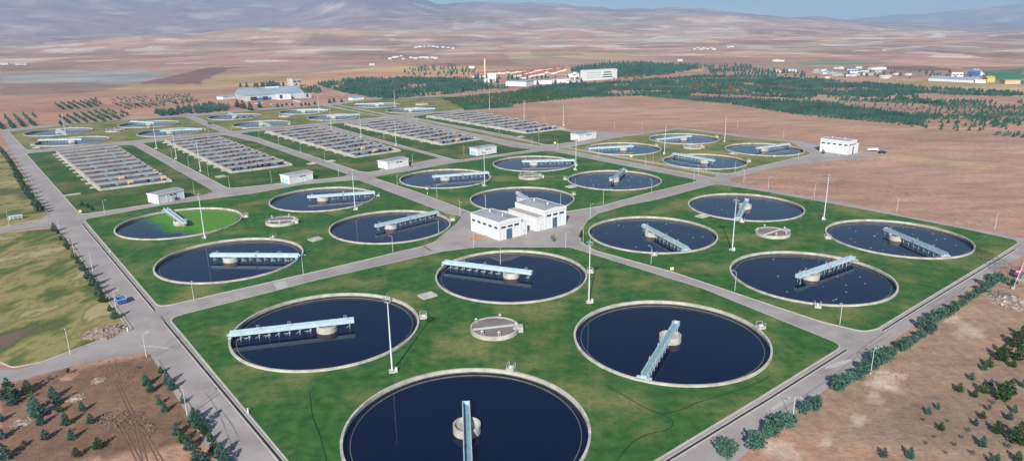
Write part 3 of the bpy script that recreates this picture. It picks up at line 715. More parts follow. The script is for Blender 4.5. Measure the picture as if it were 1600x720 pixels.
# ------------------------------------------------------------------ concrete hatches
def make_hatch():
    t = empty('concrete_hatch', (0, 0, 0)); mb = MB().use('concrete'); mb.box((0, 0, .25), (4.6, 3.6, .5)); mb.build('slab', t)
    mb = MB().use('concrete'); mb.box((.6, .5, .62), (2.0, 1.4, .26)); mb.build('cover', t)
    return t
hp = make_hatch(); s_ = []
for (u, v), l in (((668, 462), 'square concrete hatch slab between chamber and the road on the front lawn'), ((493, 374), 'square concrete hatch slab between the two tanks left of the pump house'),
        ((892, 292), 'square concrete hatch slab behind the pump house'), ((1097, 338), 'square concrete hatch slab on the right-hand lawn, below the mast'),
        ((1147, 240), 'square concrete hatch slab among the tanks by the ploughed field'), ((345, 276), 'flat concrete slab on the grass of the second basin lawn'),
        ((487, 256), 'flat concrete slab beside the second basin, by the road'), ((517, 252), 'flat concrete slab across the road from the second basin'), ((112, 304), 'long pale concrete slab in front of the leftmost basin'), ((57, 231), 'pale concrete slab below the far left tank'), ((383, 201), 'small concrete slab below the tanks near the grey hall'), ((814, 214), 'small pale slab beside the rightmost basin')):
    p = G(u, v, .2); o = place(hp, s_, (p.x, p.y, .08), ANG+random.Random(u).uniform(-.2, .2), (1.6, .6, .5) if u == 112 else 1.0); tag(o, l, 'hatch', 'concrete hatch slabs')

# ------------------------------------------------------------------ aeration basins
def basin(px, lab, split, cover, ncov):
    P = [G(px[0][0], px[0][1], .6), G(px[1][0], px[1][1], .6), G(px[2][0], px[2][1], .6), G(px[3][0], px[3][1], .6)]  # near-left, near-right, far-right, far-left
    o = P[0]; e = empty('aeration_basin', (o.x, o.y, 0)); tag(e, lab, 'basin', 'aeration basins')
    Q = [p-o for p in P]
    def at(s, t): return (Q[0]*(1-s)+Q[1]*s)*(1-t)+(Q[3]*(1-s)+Q[2]*s)*t
    LL = (Q[3]-Q[0]).length; W = (Q[1]-Q[0]).length
    def slab(mb, s0, s1, t0, t1, z0, z1): mb.prism([at(s0, t0), at(s1, t0), at(s1, t1), at(s0, t1)], z0, z1)
    mb = MB().use('concrete'); k = .5/W; q = .8/LL
    slab(mb, -k*1.6, k*.8, 0, 1, 0, 1.75); slab(mb, 1-k, 1+k, 0, 1, 0, 1.2); slab(mb, -k, 1+k, -2*q, q, 0, .95); slab(mb, -k, 1+k, 1-q, 1+q, 0, 1.2); 
    for i in range(11):
        t = (i+.6)/11; slab(mb, -k*6, -k*1.5, t, t+1.0/LL, 0, .8)
    mb.build('outer_wall', e)
    mb = MB().use('water'); slab(mb, k*.5, 1-k, q*.5, 1-q*.5, 0.05, .22); mb.build('water', e)
    rn = random.Random(int(px[0][0])); n = 10; step = 1/n
    halves = [(k*.8, .5-.004, 0.0), (.5+.02, 1-k*1.2, .15)] if split else [(k*.8, 1-k*1.2, 0.0)]
    for (s0, s1, sh) in halves:
        for i in range(n):
            t0 = (i+.42+sh)*step; t1 = min(.995, t0+.34*step*(1+.25*rn.random()))
            t0 = (i+.5+sh*.7)*step; t1 = min(.996, t0+(4.0+1.0*rn.random())/LL)
            mb = MB().use('basin_face'); slab(mb, s0, s1, t0, t0+.5/LL, 1.3, 2.35); mb.build('channel_wall', e)
            mb = MB().use('basin_deck'); slab(mb, s0, s1, t0+.5/LL, t1, 1.35, 2.2)
            slab(mb, s0, s0+.6/W, t0+.5/LL, t1, .1, 1.35); slab(mb, s1-.6/W, s1, t0+.5/LL, t1, .1, 1.35)
            for q_ in (.25, .5, .75): slab(mb, s0+(s1-s0)*q_, s0+(s1-s0)*q_+.5/W, t0+2.5/LL, t1, .1, 1.35)
            mb.build('deck', e)
    for i in range(n):
        for s in ([.28, .72] if not split else [.27, .77]):
            s2 = s+rn.uniform(-.05, .05); t0 = (i+.2)*step; mb = MB().use('deck_blue'); c = at(s2, t0)
            w_ = 1.1/W
            slab(mb, s2, s2+w_*.6, (i+.02)*step, (i+.5)*step, 1.3, 1.45); slab(mb, s2+w_*.1, s2+w_*.9, t0, t0+.9/LL, 1.45, 2.2)
            for dd in (-.6, 1.6): mb.tube((c.x+dd, c.y, .2), (c.x+dd, c.y, 2.7), .07, n=5)
            mb.build('aerator_drive', e)
    for i in range(ncov):
        s2, t2 = cover[i]; mb = MB().use('tan_cover'); c = at(s2, t2); mb.tube((c.x-.8, c.y-.9, 1.25), (c.x+.8, c.y+.9, 1.25), 1.05, n=12); mb.build('tan_hood', e)
basin([(156, 296), (266, 282), (183, 229), (90, 239)], 'leftmost long concrete aeration basin, with undivided rows of channels', False, [(.46, .04), (.95, .045), (.42, .145)], 3)
basin([(361, 269), (454, 257), (339, 213), (259, 221)], 'second long concrete aeration basin from the left road', True, [(.47, .06), (.9, .07)], 2)
basin([(554, 245), (624, 235), (495, 198), (417, 206)], 'middle one of the five long concrete aeration basins', True, [(.55, .05), (.5, .14)], 2)
basin([(690, 226), (750, 217), (610, 187.5), (540, 194.5)], 'fourth long concrete aeration basin from the left', True, [(.52, .04)], 1)
basin([(822, 208), (881, 200.5), (742, 175), (668, 182)], 'rightmost long concrete aeration basin, next to the ploughed field', True, [(.5, .05), (.9, .06)], 2)

# ------------------------------------------------------------------ buildings
def gable(mb, x0, x1, y0, y1, z, rise, axis='y', par=.35):
    xm = (x0+x1)/2; vs = [(x0, y0, z), (x1, y0, z), (x1, y1, z), (x0, y1, z), (xm, y0, z+rise), (xm, y1, z+rise)]
    mb.add(vs, [(0, 4, 5, 3), (4, 1, 2, 5), (0, 1, 4), (2, 3, 5), (3, 2, 1, 0)])
def windows(e, wall, rects, face, off):
    for (a, b, z0, z1) in rects:
        mb = MB().use('glass'); fr = MB().use('white')
        if face == 'y': fr.box(((a+b)/2, off, (z0+z1)/2), (b-a, .1, z1-z0)); f = fr.build('window', e); mb.box(((a+b)/2, off-.06, (z0+z1)/2), (b-a-.06, .04, z1-z0-.06))
        else: fr.box((off, (a+b)/2, (z0+z1)/2), (.1, b-a, z1-z0)); f = fr.build('window', e); mb.box((off-.06*(1 if off <= 0.05 else -1), (a+b)/2, (z0+z1)/2), (.04, b-a-.06, z1-z0-.06))
        mb.build('pane', f)
def door(e, a, b, h, off, m='door_blue'):
    fr = MB().use('white'); fr.box(((a+b)/2, off-.03, h/2+.06), (b-a+.3, .1, h+.12)); f = fr.build('door_frame', e)
    mb = MB().use(m); mb.box(((a+b)/2, off-.1, h/2), (b-a, .05, h)); mb.build('door_leaf', f)
def panel_lines(mb, x0, x1, y0, y1, z0, z1, n, face):
    for i in range(n+1):
        t = i/n
        if face == 'y': mb.box((x0+(x1-x0)*t, y0-.04, (z0+z1)/2), (.3, .12, z1-z0))
        else: mb.box((x0-.04, y0+(y1-y0)*t, (z0+z1)/2), (.12, .3, z1-z0))
def hall(e, x0, x1, y0, y1, h, rise, nw_side=5, nw_front=3, dr=None):
    mb = MB().use('wall_white'); mb.box(((x0+x1)/2, (y0+y1)/2, h/2), (x1-x0, y1-y0, h)); panel_lines(mb, x0, x1, y0, y1, 0, h-.95, 3, 'y'); panel_lines(mb, x0, x1, y0, y1, 0, h-.95, 5, 'x'); mb.build('wall', e)
    mb = MB().use('white'); hp_ = .9
    xm = (x0+x1)/2
    for (ya, yb) in ((y0-.22, y0+.1), (y1-.1, y1+.22)):
        mb.add([(x0-.22, ya, h-hp_), (x1+.22, ya, h-hp_), (x1+.22, ya, h+.12), (xm, ya, h+rise+.12), (x0-.22, ya, h+.12), (x0-.22, yb, h-hp_), (x1+.22, yb, h-hp_), (x1+.22, yb, h+.12), (xm, yb, h+rise+.12), (x0-.22, yb, h+.12)],
               [(0, 1, 2, 3, 4), (9, 8, 7, 6, 5), (0, 5, 6, 1), (1, 6, 7, 2), (2, 7, 8, 3), (3, 8, 9, 4), (4, 9, 5, 0)])
    for xa in (x0-.09, x1+.09): mb.box((xa, (y0+y1)/2, h-hp_/2+.06), (.24, y1-y0-.21, hp_+.12))
    mb.build('parapet', e)
    mb = MB().use('roof_grey'); gable(mb, x0+.04, x1-.04, y0+.12, y1-.12, h+.02, rise); ro = mb.build('roof', e)
    mb = MB().use('white'); 
    for yy in (.3, .75): mb.tube((xm+.6, y0+(y1-y0)*yy, h+rise-.1), (xm+.6, y0+(y1-y0)*yy, h+rise+.75), .28, n=10)
    mb.build('roof_vent', ro)
    for xx in (x0+.25, x1-.25):
        mb = MB().use('galv'); mb.tube((xx, y0-.18, .1), (xx, y0-.18, h-1.0), .07, n=6); mb.build('downpipe', e)
    rc = []
    for i in range(nw_side):
        a = y0+(y1-y0)*(i+.2)/nw_side; rc.append((a, a+(y1-y0)*.6/nw_side, h-2.75, h-1.9))
    windows(e, None, rc, 'x', x0-.05)
    rc = []
    for i in range(nw_front):
        a = x0+(x1-x0)*(i*.3+.08); rc.append((a, a+(x1-x0)*.22, h-2.6, h-1.75))
    windows(e, None, rc, 'y', y0-.05)
    if dr: door(e, dr[0], dr[1], dr[2], y0-.05)
# pump house: local x along E1, y along E2
pA, pB = 145.0, 188.5
loc = AB(pA, pB)
e = empty('pump_house', (*loc, 0), ANG); tag(e, 'white pump house of two halls with grey roofs and slit windows in the central yard', 'building')
hall(e, 0, 10.4, 0, 17.6, 7.0, .55, 5, 3, (3.3, 6.0, 3.9))
mb = MB().use('wall_white'); mb.box((12.0, 4.0, 2.35), (3.2, 7.8, 4.7)); mb.box((12.0, 4.0, 4.9), (3.4, 8.0, .4)); mb.build('side_annex', e)
mb = MB().use('wall_white'); mb.box((16.0, 16.5, 2.0), (4.5, .4, 4.0)); mb.build('yard_wall', e)
hall(e, 22.4, 33.6, 0, 17.8, 7.5, .6, 0, 3, (26.4, 28.8, 4.0))
mb = MB().use('wall_white'); mb.box((20.35, 8.6, 2.6), (4.06, 17.2, 5.2)); mb.build('side_annex', e)
mb = MB().use('white'); mb.box((20.3, 8.6, 5.35), (4.3, 17.6, .5)); q = mb.build('annex_parapet', e)
mb = MB().use('roof_tan'); mb.box((20.3, 8.6, 5.62), (3.8, 17.0, .06)); mb.build('annex_roof', q)
windows(e, None, [(1.5, 4, 3.2, 3.9), (5.2, 7.8, 3.2, 3.9), (9, 11.5, 3.2, 3.9)], 'x', 18.25)
for i, x in enumerate((9.0, 20.4)):
    mb = MB().use('galv'); mb.box((x if i else 11.9, .04-.1, 1.2), (1.0, .06, 2.2)); mb.build('side_door', e)

# small service houses
def service(px_l, px_n, px_r, h, lab, mdoor='door_lightblue', rise=.5):
    a = G(*px_l); n_ = G(*px_n); r = G(*px_r); ux = (r-n_).normalized(); rz = atan2(ux.y, ux.x); wx = (r-n_).length; wy = max(5.0, min(9, (a-n_).length))
    e = empty('service_building', (n_.x, n_.y, 0), rz); tag(e, lab, 'building', 'small white service buildings')
    mb = MB().use('wall_white'); mb.box((wx/2, wy/2, h/2), (wx, wy, h)); panel_lines(mb, 0, wx, 0, wy, 0, h-.7, 3, 'y'); mb.build('wall', e)
    mb = MB().use('white'); mb.box((wx/2, wy/2, h-.25), (wx+.6, wy+.6, .5)); mb.build('parapet', e)
    mb = MB().use('roof_grey')
    xs = [(-.25, 0), (wx+.25, 0)]
    mb.add([(-.25, -.25, h+.02), (wx+.25, -.25, h+.02), (wx+.25, wy+.25, h+.02), (-.25, wy+.25, h+.02), (-.25, wy/2, h+.02+rise), (wx+.25, wy/2, h+.02+rise)], [(0, 1, 5, 4), (4, 5, 2, 3), (0, 4, 3), (1, 2, 5), (3, 2, 1, 0)])
    mb.build('roof', e)
    windows(e, None, [(wx*.42, wx*.55, h-1.7, h-1.1), (wx*.58, wx*.70, h-1.7, h-1.1)], 'y', -.06)
    fr = MB().use(mdoor); 
    fr.box((-.08, wy*.35, 1.35), (.08, 1.6, 2.7)); fr.box((-.08, wy*.7, 1.35), (.08, 1.6, 2.7)); fr.build('double_door', e)
    mb = MB().use('white'); mb.box((wx*.5, -.09, 1.1), (1.1, .06, 2.2)); mb.build('door_leaf', e)
service((238, 315), (249, 319), (288, 309.5), 4.4, 'small white service building in front of the leftmost basin', 'white')
service((446, 284), (453, 288), (489, 280.5), 4.4, 'small white building with light blue doors in front of the second basin')
service((600, 261), (606, 265), (638, 258.5), 4.4, 'small white service building in front of the middle basin', 'white')
service((741, 241), (746, 244), (775.5, 239), 4.6, 'small white building with light blue doors in front of the fourth basin')
service((899, 218), (905, 220.5), (931, 215.5), 4.6, 'small white service building in front of the rightmost basin, by the ploughed field', 'white')
# dirt heaps at house and pump house
# right-hand white hall
loc = AB(412.0, 187.6)
e = empty('workshop_hall', (*loc, 0), ANG); tag(e, 'lone white hall with slit windows and dark door at the ploughed field edge', 'building')
hall(e, 0, 9.6, 0, 17.5, 8.0, .5, 5, 3, (5.0, 6.6, 4.4))
mb = MB().use('wall_white'); mb.box((11.4, 4.2, 2.9), (3.6, 8.0, 5.8)); mb.build('side_annex', e)

# distant grey factory hall
def hall_at(name, lab, cat, pl, pr, depth, h, wallm='wall_white', roofm='grey_roof', rise=2.0, nwin=0, group=None):
    a = G3(*pl); b = G3(*pr); u = Vector((b.x-a.x, b.y-a.y)); rz = atan2(u.y, u.x); wx = u.length; zz = min(a.z, b.z)
    e = empty(name, (a.x, a.y, zz), rz); tag(e, lab, cat, group)
    mb = MB().use(wallm); mb.box((wx/2, depth/2, h/2-.5), (wx, depth, h+1)); mb.build('wall', e)
    mb = MB().use(roofm); o_ = .4
    mb.add([(-o_, -o_, h), (wx+o_, -o_, h), (wx+o_, depth+o_, h), (-o_, depth+o_, h), (-o_, depth/2, h+rise), (wx+o_, depth/2, h+rise)], [(0, 1, 5, 4), (4, 5, 2, 3), (0, 4, 3), (1, 2, 5), (3, 2, 1, 0)]); mb.build('roof', e)
    for i in range(nwin):
        mb = MB().use('glass'); mb.box((wx*(i+.5)/nwin, -.05, h*.62), (wx*.6/nwin, .1, h*.18)); mb.build('window', e)
    return e, wx
e, wx = hall_at('factory_hall', 'large distant hall with pale blue-grey roof at the back left of the plant', 'building', (383, 158.5), (476, 153), 52, 6.0, 'wall_grey', 'grey_roof', 7)
def loc_box(e, nm, m, c, d, par=None):
    mb = MB().use(m); mb.box(c, d); return mb.build(nm, par or e)
loc_box(e, 'blue_wall', 'blue', (wx*.28, -.3, 1.6), (wx*.30, .3, 2.6)); loc_box(e, 'dock_door', 'dark', (wx*.33, -.55, 2.2), (5, .3, 4.0)); loc_box(e, 'dock_door', 'dark', (wx*.14, -.55, 2.6), (7, .3, 3.6))
loc_box(e, 'side_block', 'wall_white', (wx*.62, -5, 3.0), (wx*.22, 9.5, 6.0)); loc_box(e, 'side_block_window', 'glass', (wx*.56, -9.85, 3.6), (3.2, .2, 4.2)); loc_box(e, 'side_block', 'wall_grey', (wx*.98, -3, 2.3), (wx*.22, 8, 4.6)); loc_box(e, 'side_block_window', 'glass', (wx*1.02, -7.1, 3.0), (2.6, .2, 3.6))
loc_box(e, 'roof_monitor', 'grey_roof', (wx*.68, 31, 16.2), (18, 8, 2.4)) if False else loc_box(e, 'roof_monitor', 'galv', (wx*.55, 24, 12.6), (16, 6, 1.6))
hall_at('storage_shed', 'white low shed left of the distant grey hall', 'shed', (349, 156), (368, 154), 12, 3.2, 'wall_white', 'grey_roof', 1)
hall_at('water_tower_block', 'small grey block with dark windows behind the grey hall', 'building', (458, 136), (472, 135), 14, 12, 'concrete', 'grey_roof', .5, 2)
hall_at('storage_shed', 'small pale shed on a terrace beyond the furthest tank', 'shed', (551, 157.5), (569, 155.5), 8, 3.0, 'white', 'grey_roof', 1)
# university-like complex in the middle distance
e, wx = hall_at('factory_hall', 'big plain white block with flat roof standing in the wood', 'building', (916, 126.5), (964, 123.5), 14, 15.5, 'wall_white', 'white', .3)
for k in range(3): loc_box(e, 'window_band', 'glass', (wx*.68, -.1, 4+3.6*k), (wx*(.34-.05*k), .2, 1.5))
for k in range(3):
    for q in range(7): loc_box(e, 'window', 'glass', (wx*(.04+.065*q), -.08, 4.2+3.6*k), (1.6, .16, 1.2))
for pl, pr, dp, h, rf, lab in (((790, 134.5), (822, 135.5), 24, 6.5, 'grey_roof', 'long low white building left of the middle distance complex'),
        ((822, 133), (862, 132), 26, 6, 'grey_roof', 'long pale building in the centre of the middle distance complex'), ((868, 130), (892, 129), 20, 5.5, 'roof_tan', 'low tan-roofed white building near the small water tower'),
        ((892, 131.5), (908, 130), 12, 4.5, 'white', 'small bright white building by the wood edge'), ((762, 127), (775, 127), 14, 12, 'white', 'tall white block right of the pale chimney'),
        ((755, 129), (768, 129.5), 10, 4, 'wall_white', 'low white block at the foot of the pale chimney'), ((888, 121.5), (905, 121), 16, 6, 'grey_roof', 'grey roofed house behind the small water tower')):
    hall_at('campus_building', lab, 'building', pl, pr, dp, h, 'wall_white', rf, 1.2 if rf != 'white' else .3, 0)
p = G3(758, 126); e = empty('chimney', p); tag(e, 'tall slender pale yellow chimney in the middle distance', 'chimney')
mb = MB().use('chimney'); mb.tube((0, 0, 0), (0, 0, 34), 1.7, 1.2, 12); mb.build('shaft', e); mb = MB().use('red'); mb.tube((0, 0, 34), (0, 0, 35.2), 1.3, 1.25, 12); mb.build('cap', e)
p = G3(898, 127.5); e = empty('water_tower', p); tag(e, 'small white water tower beside the big white block', 'tower')
mb = MB().use('white'); mb.tube((0, 0, 0), (0, 0, 10), 1.0, .9, 10); mb.build('shaft', e); mb = MB().use('white'); mb.lathe([(.9, 9.2), (3.6, 11.2), (3.6, 13.6), (.1, 14.4)], 16); mb.build('tank', e)

# houses
def house_mesh(wm, rm, w_, d_, h, rise):
    mb = MB().use(wm); mb.box((0, 0, h/2-1), (w_, d_, h+2)); mb.use(rm); o_ = .5
    mb.add([(-w_/2-o_, -d_/2-o_, h), (w_/2+o_, -d_/2-o_, h), (w_/2+o_, d_/2+o_, h), (-w_/2-o_, d_/2+o_, h), (-w_/2-o_, 0, h+rise), (w_/2+o_, 0, h+rise)], [(0, 1, 5, 4), (4, 5, 2, 3), (0, 4, 3), (1, 2, 5), (3, 2, 1, 0)])
    mb.use('glass')
    for s in (-.28, .05, .33): mb.box((w_*s, -d_/2-.03, h*.55), (w_*.14, .08, h*.22))
    return mb
HP = {}
def house(key, spec, p, rz, lab, group, cat='house', name='house', sc_=1):
    if key not in HP:
        o = house_mesh(*spec).build(name); HP[key] = o
    else: o = HP[key].copy(); COL.objects.link(o)
    o.location = p; o.rotation_euler = (0, 0, rz); o.scale = (sc_,)*3
    tag(o, lab, cat, group); return o
rn = random.Random(11)
# terraced estate of red-roofed houses: rows
pts = []
for (u0, v0, u1, v1, n) in ((742, 118, 800, 114.5, 9), (800, 115, 848, 110.5, 9), (846, 111, 878, 108, 7), (806, 120.5, 832, 114, 6), (818, 123, 846, 117, 6), (842, 117, 868, 111.5, 6), (862, 115.5, 880, 111, 5), (742, 121, 756, 121, 3)):
    for i in range(n): pts.append((u0+(u1-u0)*i/(n-1)+rn.uniform(-.8, .8), v0+(v1-v0)*i/(n-1)+rn.uniform(-.5, .5)))
for i, (u, v) in enumerate(pts):
    p = G3(u, v); house('estate', ('wall_white', 'red_roof', 12, 6.5, 3.0, 2.6), p, R(116)+rn.uniform(-.05, .05), 'white terraced house with red tiled roof in the estate behind the campus', 'red-roofed white houses of the estate')
# farms and villages
def village(lst, lab, grp, seed, big=1.0):
    r_ = random.Random(seed)
    for (u, v, k) in lst:
        p = G3(u, v); w_ = {'w': ('white', 'white', 14, 9, 4, 1.5), 'r': ('wall_white', 'red_roof', 13, 10, 5, 2.5), 'b': ('wall_white', 'blue_roof', 26, 15, 5, 2), 'g': ('wall_white', 'grey_roof', 18, 11, 4.5, 2), 't': ('concrete', 'roof_tan', 16, 10, 4, 1.6)}[k]
        nm = {'w': 'all-white', 'r': 'red-roofed', 'b': 'blue-roofed', 'g': 'grey-roofed', 't': 'tan-roofed'}[k]
        house(k, w_, p, r_.uniform(-.5, .5), nm+' farm building in '+lab, nm+' buildings in '+grp, sc_=.62*big*r_.uniform(.75, 1.15))
village([(1214, 111.5, 'r'), (1209, 113, 't'), (1219, 113.5, 'w'), (1237, 111.5, 'g'), (1242, 112, 'w'), (1275, 111.5, 'w'), (1287, 110.5, 'r'), (1285, 112, 'w'), (1289, 116, 'g'), (1294, 115, 'g'), (1292, 122.5, 'w'), (1299, 116.5, 'g'), (1305, 115.8, 't'), (1306, 108, 'w'), (1313, 108, 'w'), (1303, 119, 't'), (1330, 111, 'b'), (1334, 114.5, 'b'), (1325, 119, 'r'), (1321, 119.5, 'w'), (1333, 119.5, 'w'), (1346, 113, 'r'), (1353, 113, 'r'), (1341, 107, 'g'), (1350, 117, 'g'), (1358, 118, 't'), (1366, 117, 't'), (1378, 121, 'w'), (1382, 123, 'w'), (1387, 121, 'w'), (1399, 117, 'r'), (1419, 118, 'w'), (1254, 125, 'w'), (1275, 114, 't'), (1310, 118, 't'), (1338, 118, 't'), (1371, 113, 't')], 'the right-hand village beyond the wood', 'the village beyond the wood', 3)
village([(1523, 111, 't'), (1531, 118, 'w')], 'the hamlet by the green field', 'the hamlet by the green field', 5)
village([(1085, 77.5, 'w'), (1090, 76, 'w'), (1095, 78, 'g'), (1100, 76.5, 'w'), (1106, 77.5, 'w'), (1112, 76, 'w'), (1115, 78, 'g'), (1138, 74.5, 'w'), (1143, 74, 'w')], 'the hill hamlet right of centre', 'the hill hamlet right of centre', 7, 1.1)
village([(650, 75, 'w'), (657, 74, 'g'), (663, 73.5, 'w'), (670, 73, 'g'), (677, 73.5, 'w'), (684, 74.5, 'g'), (692, 75, 'w'), (700, 75.5, 'g'), (708, 76.5, 'w')], 'the upper hill village left of centre', 'the upper hill village', 9, 1.3)
village([(610, 93, 'w'), (616, 91, 'w'), (622, 90, 'r'), (627, 88.5, 'w'), (630, 93, 'w'), (642, 91, 'w'), (650, 92, 'g'), (657, 91, 'w'), (663, 90.5, 'r'), (668, 91.5, 'w'), (674, 91, 'r'), (680, 92, 'w'), (581, 102.5, 'w'), (738, 107, 'w'), (1062, 96, 'w'), (1380, 80, 't')], 'the lower hill village left of centre', 'the lower hill village', 13, 1.2)
village([(5, 101.5, 'w'), (10, 101.2, 'g'), (28, 101.5, 'g'), (38, 102, 't'), (1212, 96.5, 'w'), (1220, 96.5, 'g')], 'the lone farmsteads on the plain', 'the lone farmsteads', 15, 1.3)
e, wx = hall_at('farm_shed', 'very long low pale blue-grey roofed shed at the right, before the yellow field', 'shed', (1450, 126.5), (1520, 130), 24, 3.6, 'wall_white', 'grey_roof', 3)
e, wx = hall_at('farmhouse', 'white farmhouse with red roof and dark window band behind the long shed', 'house', (1486, 123), (1504, 123), 16, 9, 'white', 'red_roof', 3, 3)
hall_at('farm_barn', 'blue barn with blue roof right of the white farmhouse', 'barn', (1511, 118.5), (1522, 119), 16, 6, 'blue', 'blue_roof', 2)
hall_at('farm_barn', 'pale grey barn beside the blue barn', 'barn', (1523, 118.5), (1534, 118.5), 14, 6, 'galv', 'grey_roof', 2)
hall_at('farm_barn', 'bright yellow shed beside the green field', 'shed', (1542, 129), (1554, 129), 12, 6, 'yellow', 'yellow', 2)
hall_at('farm_barn', 'tan long stack shed right of the yellow shed', 'shed', (1570, 132), (1594, 132), 12, 5, 'tan_cover', 'roof_tan', .5)
hall_at('farm_barn', 'small white shed between the long shed and yellow shed', 'shed', (1523, 130), (1540, 130.5), 10, 3.5, 'white', 'white', 1)
hall_at('farm_barn', 'long pale roofed shed at the back of the right-hand village', 'shed', (1362, 109.5), (1385, 108.8), 10, 3.5, 'white', 'white', 1)

# ------------------------------------------------------------------ lighting masts and street lamps
def make_mast():
    e = empty('floodlight_mast', (0, 0, 0))
    mb = MB().use('concrete'); mb.box((0, 0, .2), (1.5, 1.5, .4)); mb.build('base', e)
    mb = MB().use('pole_pale'); mb.tube((0, 0, .4), (0, 0, 17.6), .21, .10, 10); mb.build('pole', e)
    mb = MB().use('galv'); mb.lathe([(.75, 17.15), (.75, 17.22), (.68, 17.22), (.68, 17.15)], 16, close=True); mb.lathe([(.75, 18.0), (.75, 18.05), (.70, 18.05), (.70, 18.0)], 16, close=True)
    for k in range(6):
        a = k*pi/3; mb.tube((0, 0, 17.2), (cos(a)*.72, sin(a)*.72, 17.2), .04, n=5); mb.tube((cos(a)*.72, sin(a)*.72, 17.2), (cos(a)*.72, sin(a)*.72, 18.03), .025, n=5)
    mb.tube((0, 0, 17.6), (0, 0, 19.2), .05, .02, 5)
    mb.build('platform', e)
    for k in range(6):
        a = k*pi/3+.5; mb = MB().use('lamp_grey'); mb.box((cos(a)*.95, sin(a)*.95, 17.75), (.4, .42, .36), a); mb.use('glass'); mb.box((cos(a)*1.16, sin(a)*1.16, 17.74), (.03, .36, .3), a); mb.build('floodlight', e)
    mb = MB().use('white'); mb.box((.9, -.3, .6), (.5, .4, 1.2)); mb.build('switch_box', e)
    return e
mp_ = make_mast(); s_ = []
MASTS = [(613, 581), (920, 473), (1144, 391), (1287, 343), (320, 372), (555, 328), (757.5, 291), (899.5, 266), (1038, 241), (1132, 222), (880, 197), (819, 189), (564.5, 216), (518, 204), (313.5, 268), (276, 249), (245, 233), (619, 228), (617, 167.5), (765, 171), (498.7, 177), (387.5, 173), (103, 212), (640, 268)]
for i, (u, v) in enumerate(MASTS[:-1]):
    p = G(u, v); o = place(mp_, s_, (p.x, p.y, .1), rn.uniform(0, 6), 1.0 if i < 4 else .95)
    near = nearest(p); side = 'left of' if False else 'standing by'
    tag(o, 'tall pale floodlight mast standing by '+near, 'light mast', 'tall floodlight masts')
MLAB = {}
def make_lamp():
    e = empty('street_lamp', (0, 0, 0))
    mb = MB().use('pole_pale'); mb.tube((0, 0, 0), (0, 0, 6.0), .075, .04, 8); mb.build('pole', e)
    mb = MB().use('galv'); mb.tube((0, 0, 5.95), (.9, 0, 6.25), .03, n=6); mb.build('arm', e)
    mb = MB().use('galv'); mb.box((1.1, 0, 6.25), (.5, .2, .11)); mb.use('white'); mb.box((1.1, 0, 6.18), (.38, .15, .03)); mb.build('lamp_head', e)
    return e
lp = make_lamp(); s_ = []
POLES = [(782, 413), (1017, 413), (614, 394), (1148, 455), (1312, 507), (303, 469), (474, 428), (110, 553), (229, 558), (292.5, 649), (1360, 585), (1237.5, 662), (685.5, 366), (719, 338), (740, 388), (884, 388), (911, 381), (922.5, 341), (942.5, 319), (1018, 301), (876, 319), (1084, 285), (1091, 275), (1103, 271), (1148, 270), (1162, 284), (1008, 260), (1020, 255), (935, 247), (871, 234), (842, 222), (831, 228), (1554, 359), (1401, 330), (1272, 308), (1223, 217), (1247, 250), (15, 354), (164, 335), (94, 367), (117, 400), (145, 424), (182.5, 487), (621, 291), (683, 309), (719, 336.5), (759, 325), (424.5, 286), (529.5, 276), (596, 270), (645, 257), (725, 243), (508, 253), (470, 240), (436, 227), (405, 217), (600, 218), (359, 294), (326, 276), (295, 261), (269, 247), (304, 304), (326, 208), (362, 205), (58, 320), (700, 222), (780, 208), (652, 193), (1152, 202), (960, 205), (850, 193), (1003, 203), (1310, 246), (1200, 296)]
plab = {}
for i, (u, v) in enumerate(POLES):
    p = G(u, v); a_, b_ = ab_of(p)
    o = place(lp, s_, (p.x, p.y, .02), ANG+(pi/2 if i % 2 else 0)+rn.choice((0, pi)))
    near = nearest(p); plab.setdefault(near, []).append((o, p, u))
for near, L_ in plab.items():
    L_.sort(key=lambda t: t[2])
    for k, (o, p, u) in enumerate(L_):
        if len(L_) == 1: l = 'slender single-arm street lamp close to '+near
        else: l = ('leftmost' if k == 0 else 'rightmost' if k == len(L_)-1 else ORD[k])+' slender street lamp around '+near+('' if k in (0, len(L_)-1) else ', from left')
        tag(o, l, 'street lamp', 'slender single-arm street lamps')

# ------------------------------------------------------------------ trees
def crown_conifer(mb, h, r, rn, n=230, bushy=.5, clump=.42, base=.08):
    for i in range(n):
        t = rn.random()**1.25; z = h*(base+(1-base)*t)
        env = r*((1-t)**(.55+.5*bushy))*(.35+.65*min(1, t*6+.25))
        # ragged limbs: prefer a few directions per level
        a = rn.uniform(0, 2*pi); lim = .82+.3*sin(a*5+t*23)
        rr = env*lim*(.45+.55*math.sqrt(rn.random())); x, y = cos(a)*rr, sin(a)*rr
        s = clump*(.6+.7*rn.random())*(1.15-.6*t)
        for k in range(3):
            d1 = Vector((cos(a)+rn.uniform(-.8, .8), sin(a)+rn.uniform(-.8, .8), rn.uniform(-.3, .7))).normalized(); d2 = d1.cross(Vector((rn.uniform(-1, 1), rn.uniform(-1, 1), 1))).normalized()
            c = Vector((x, y, z)); mb.add([c-d2*s*.45, c+d2*s*.45, c+d1*s*1.1], [(0, 1, 2)])
    mb.tube((0, 0, h*.9), (0, 0, h*1.04), .05, .01, 4, False)
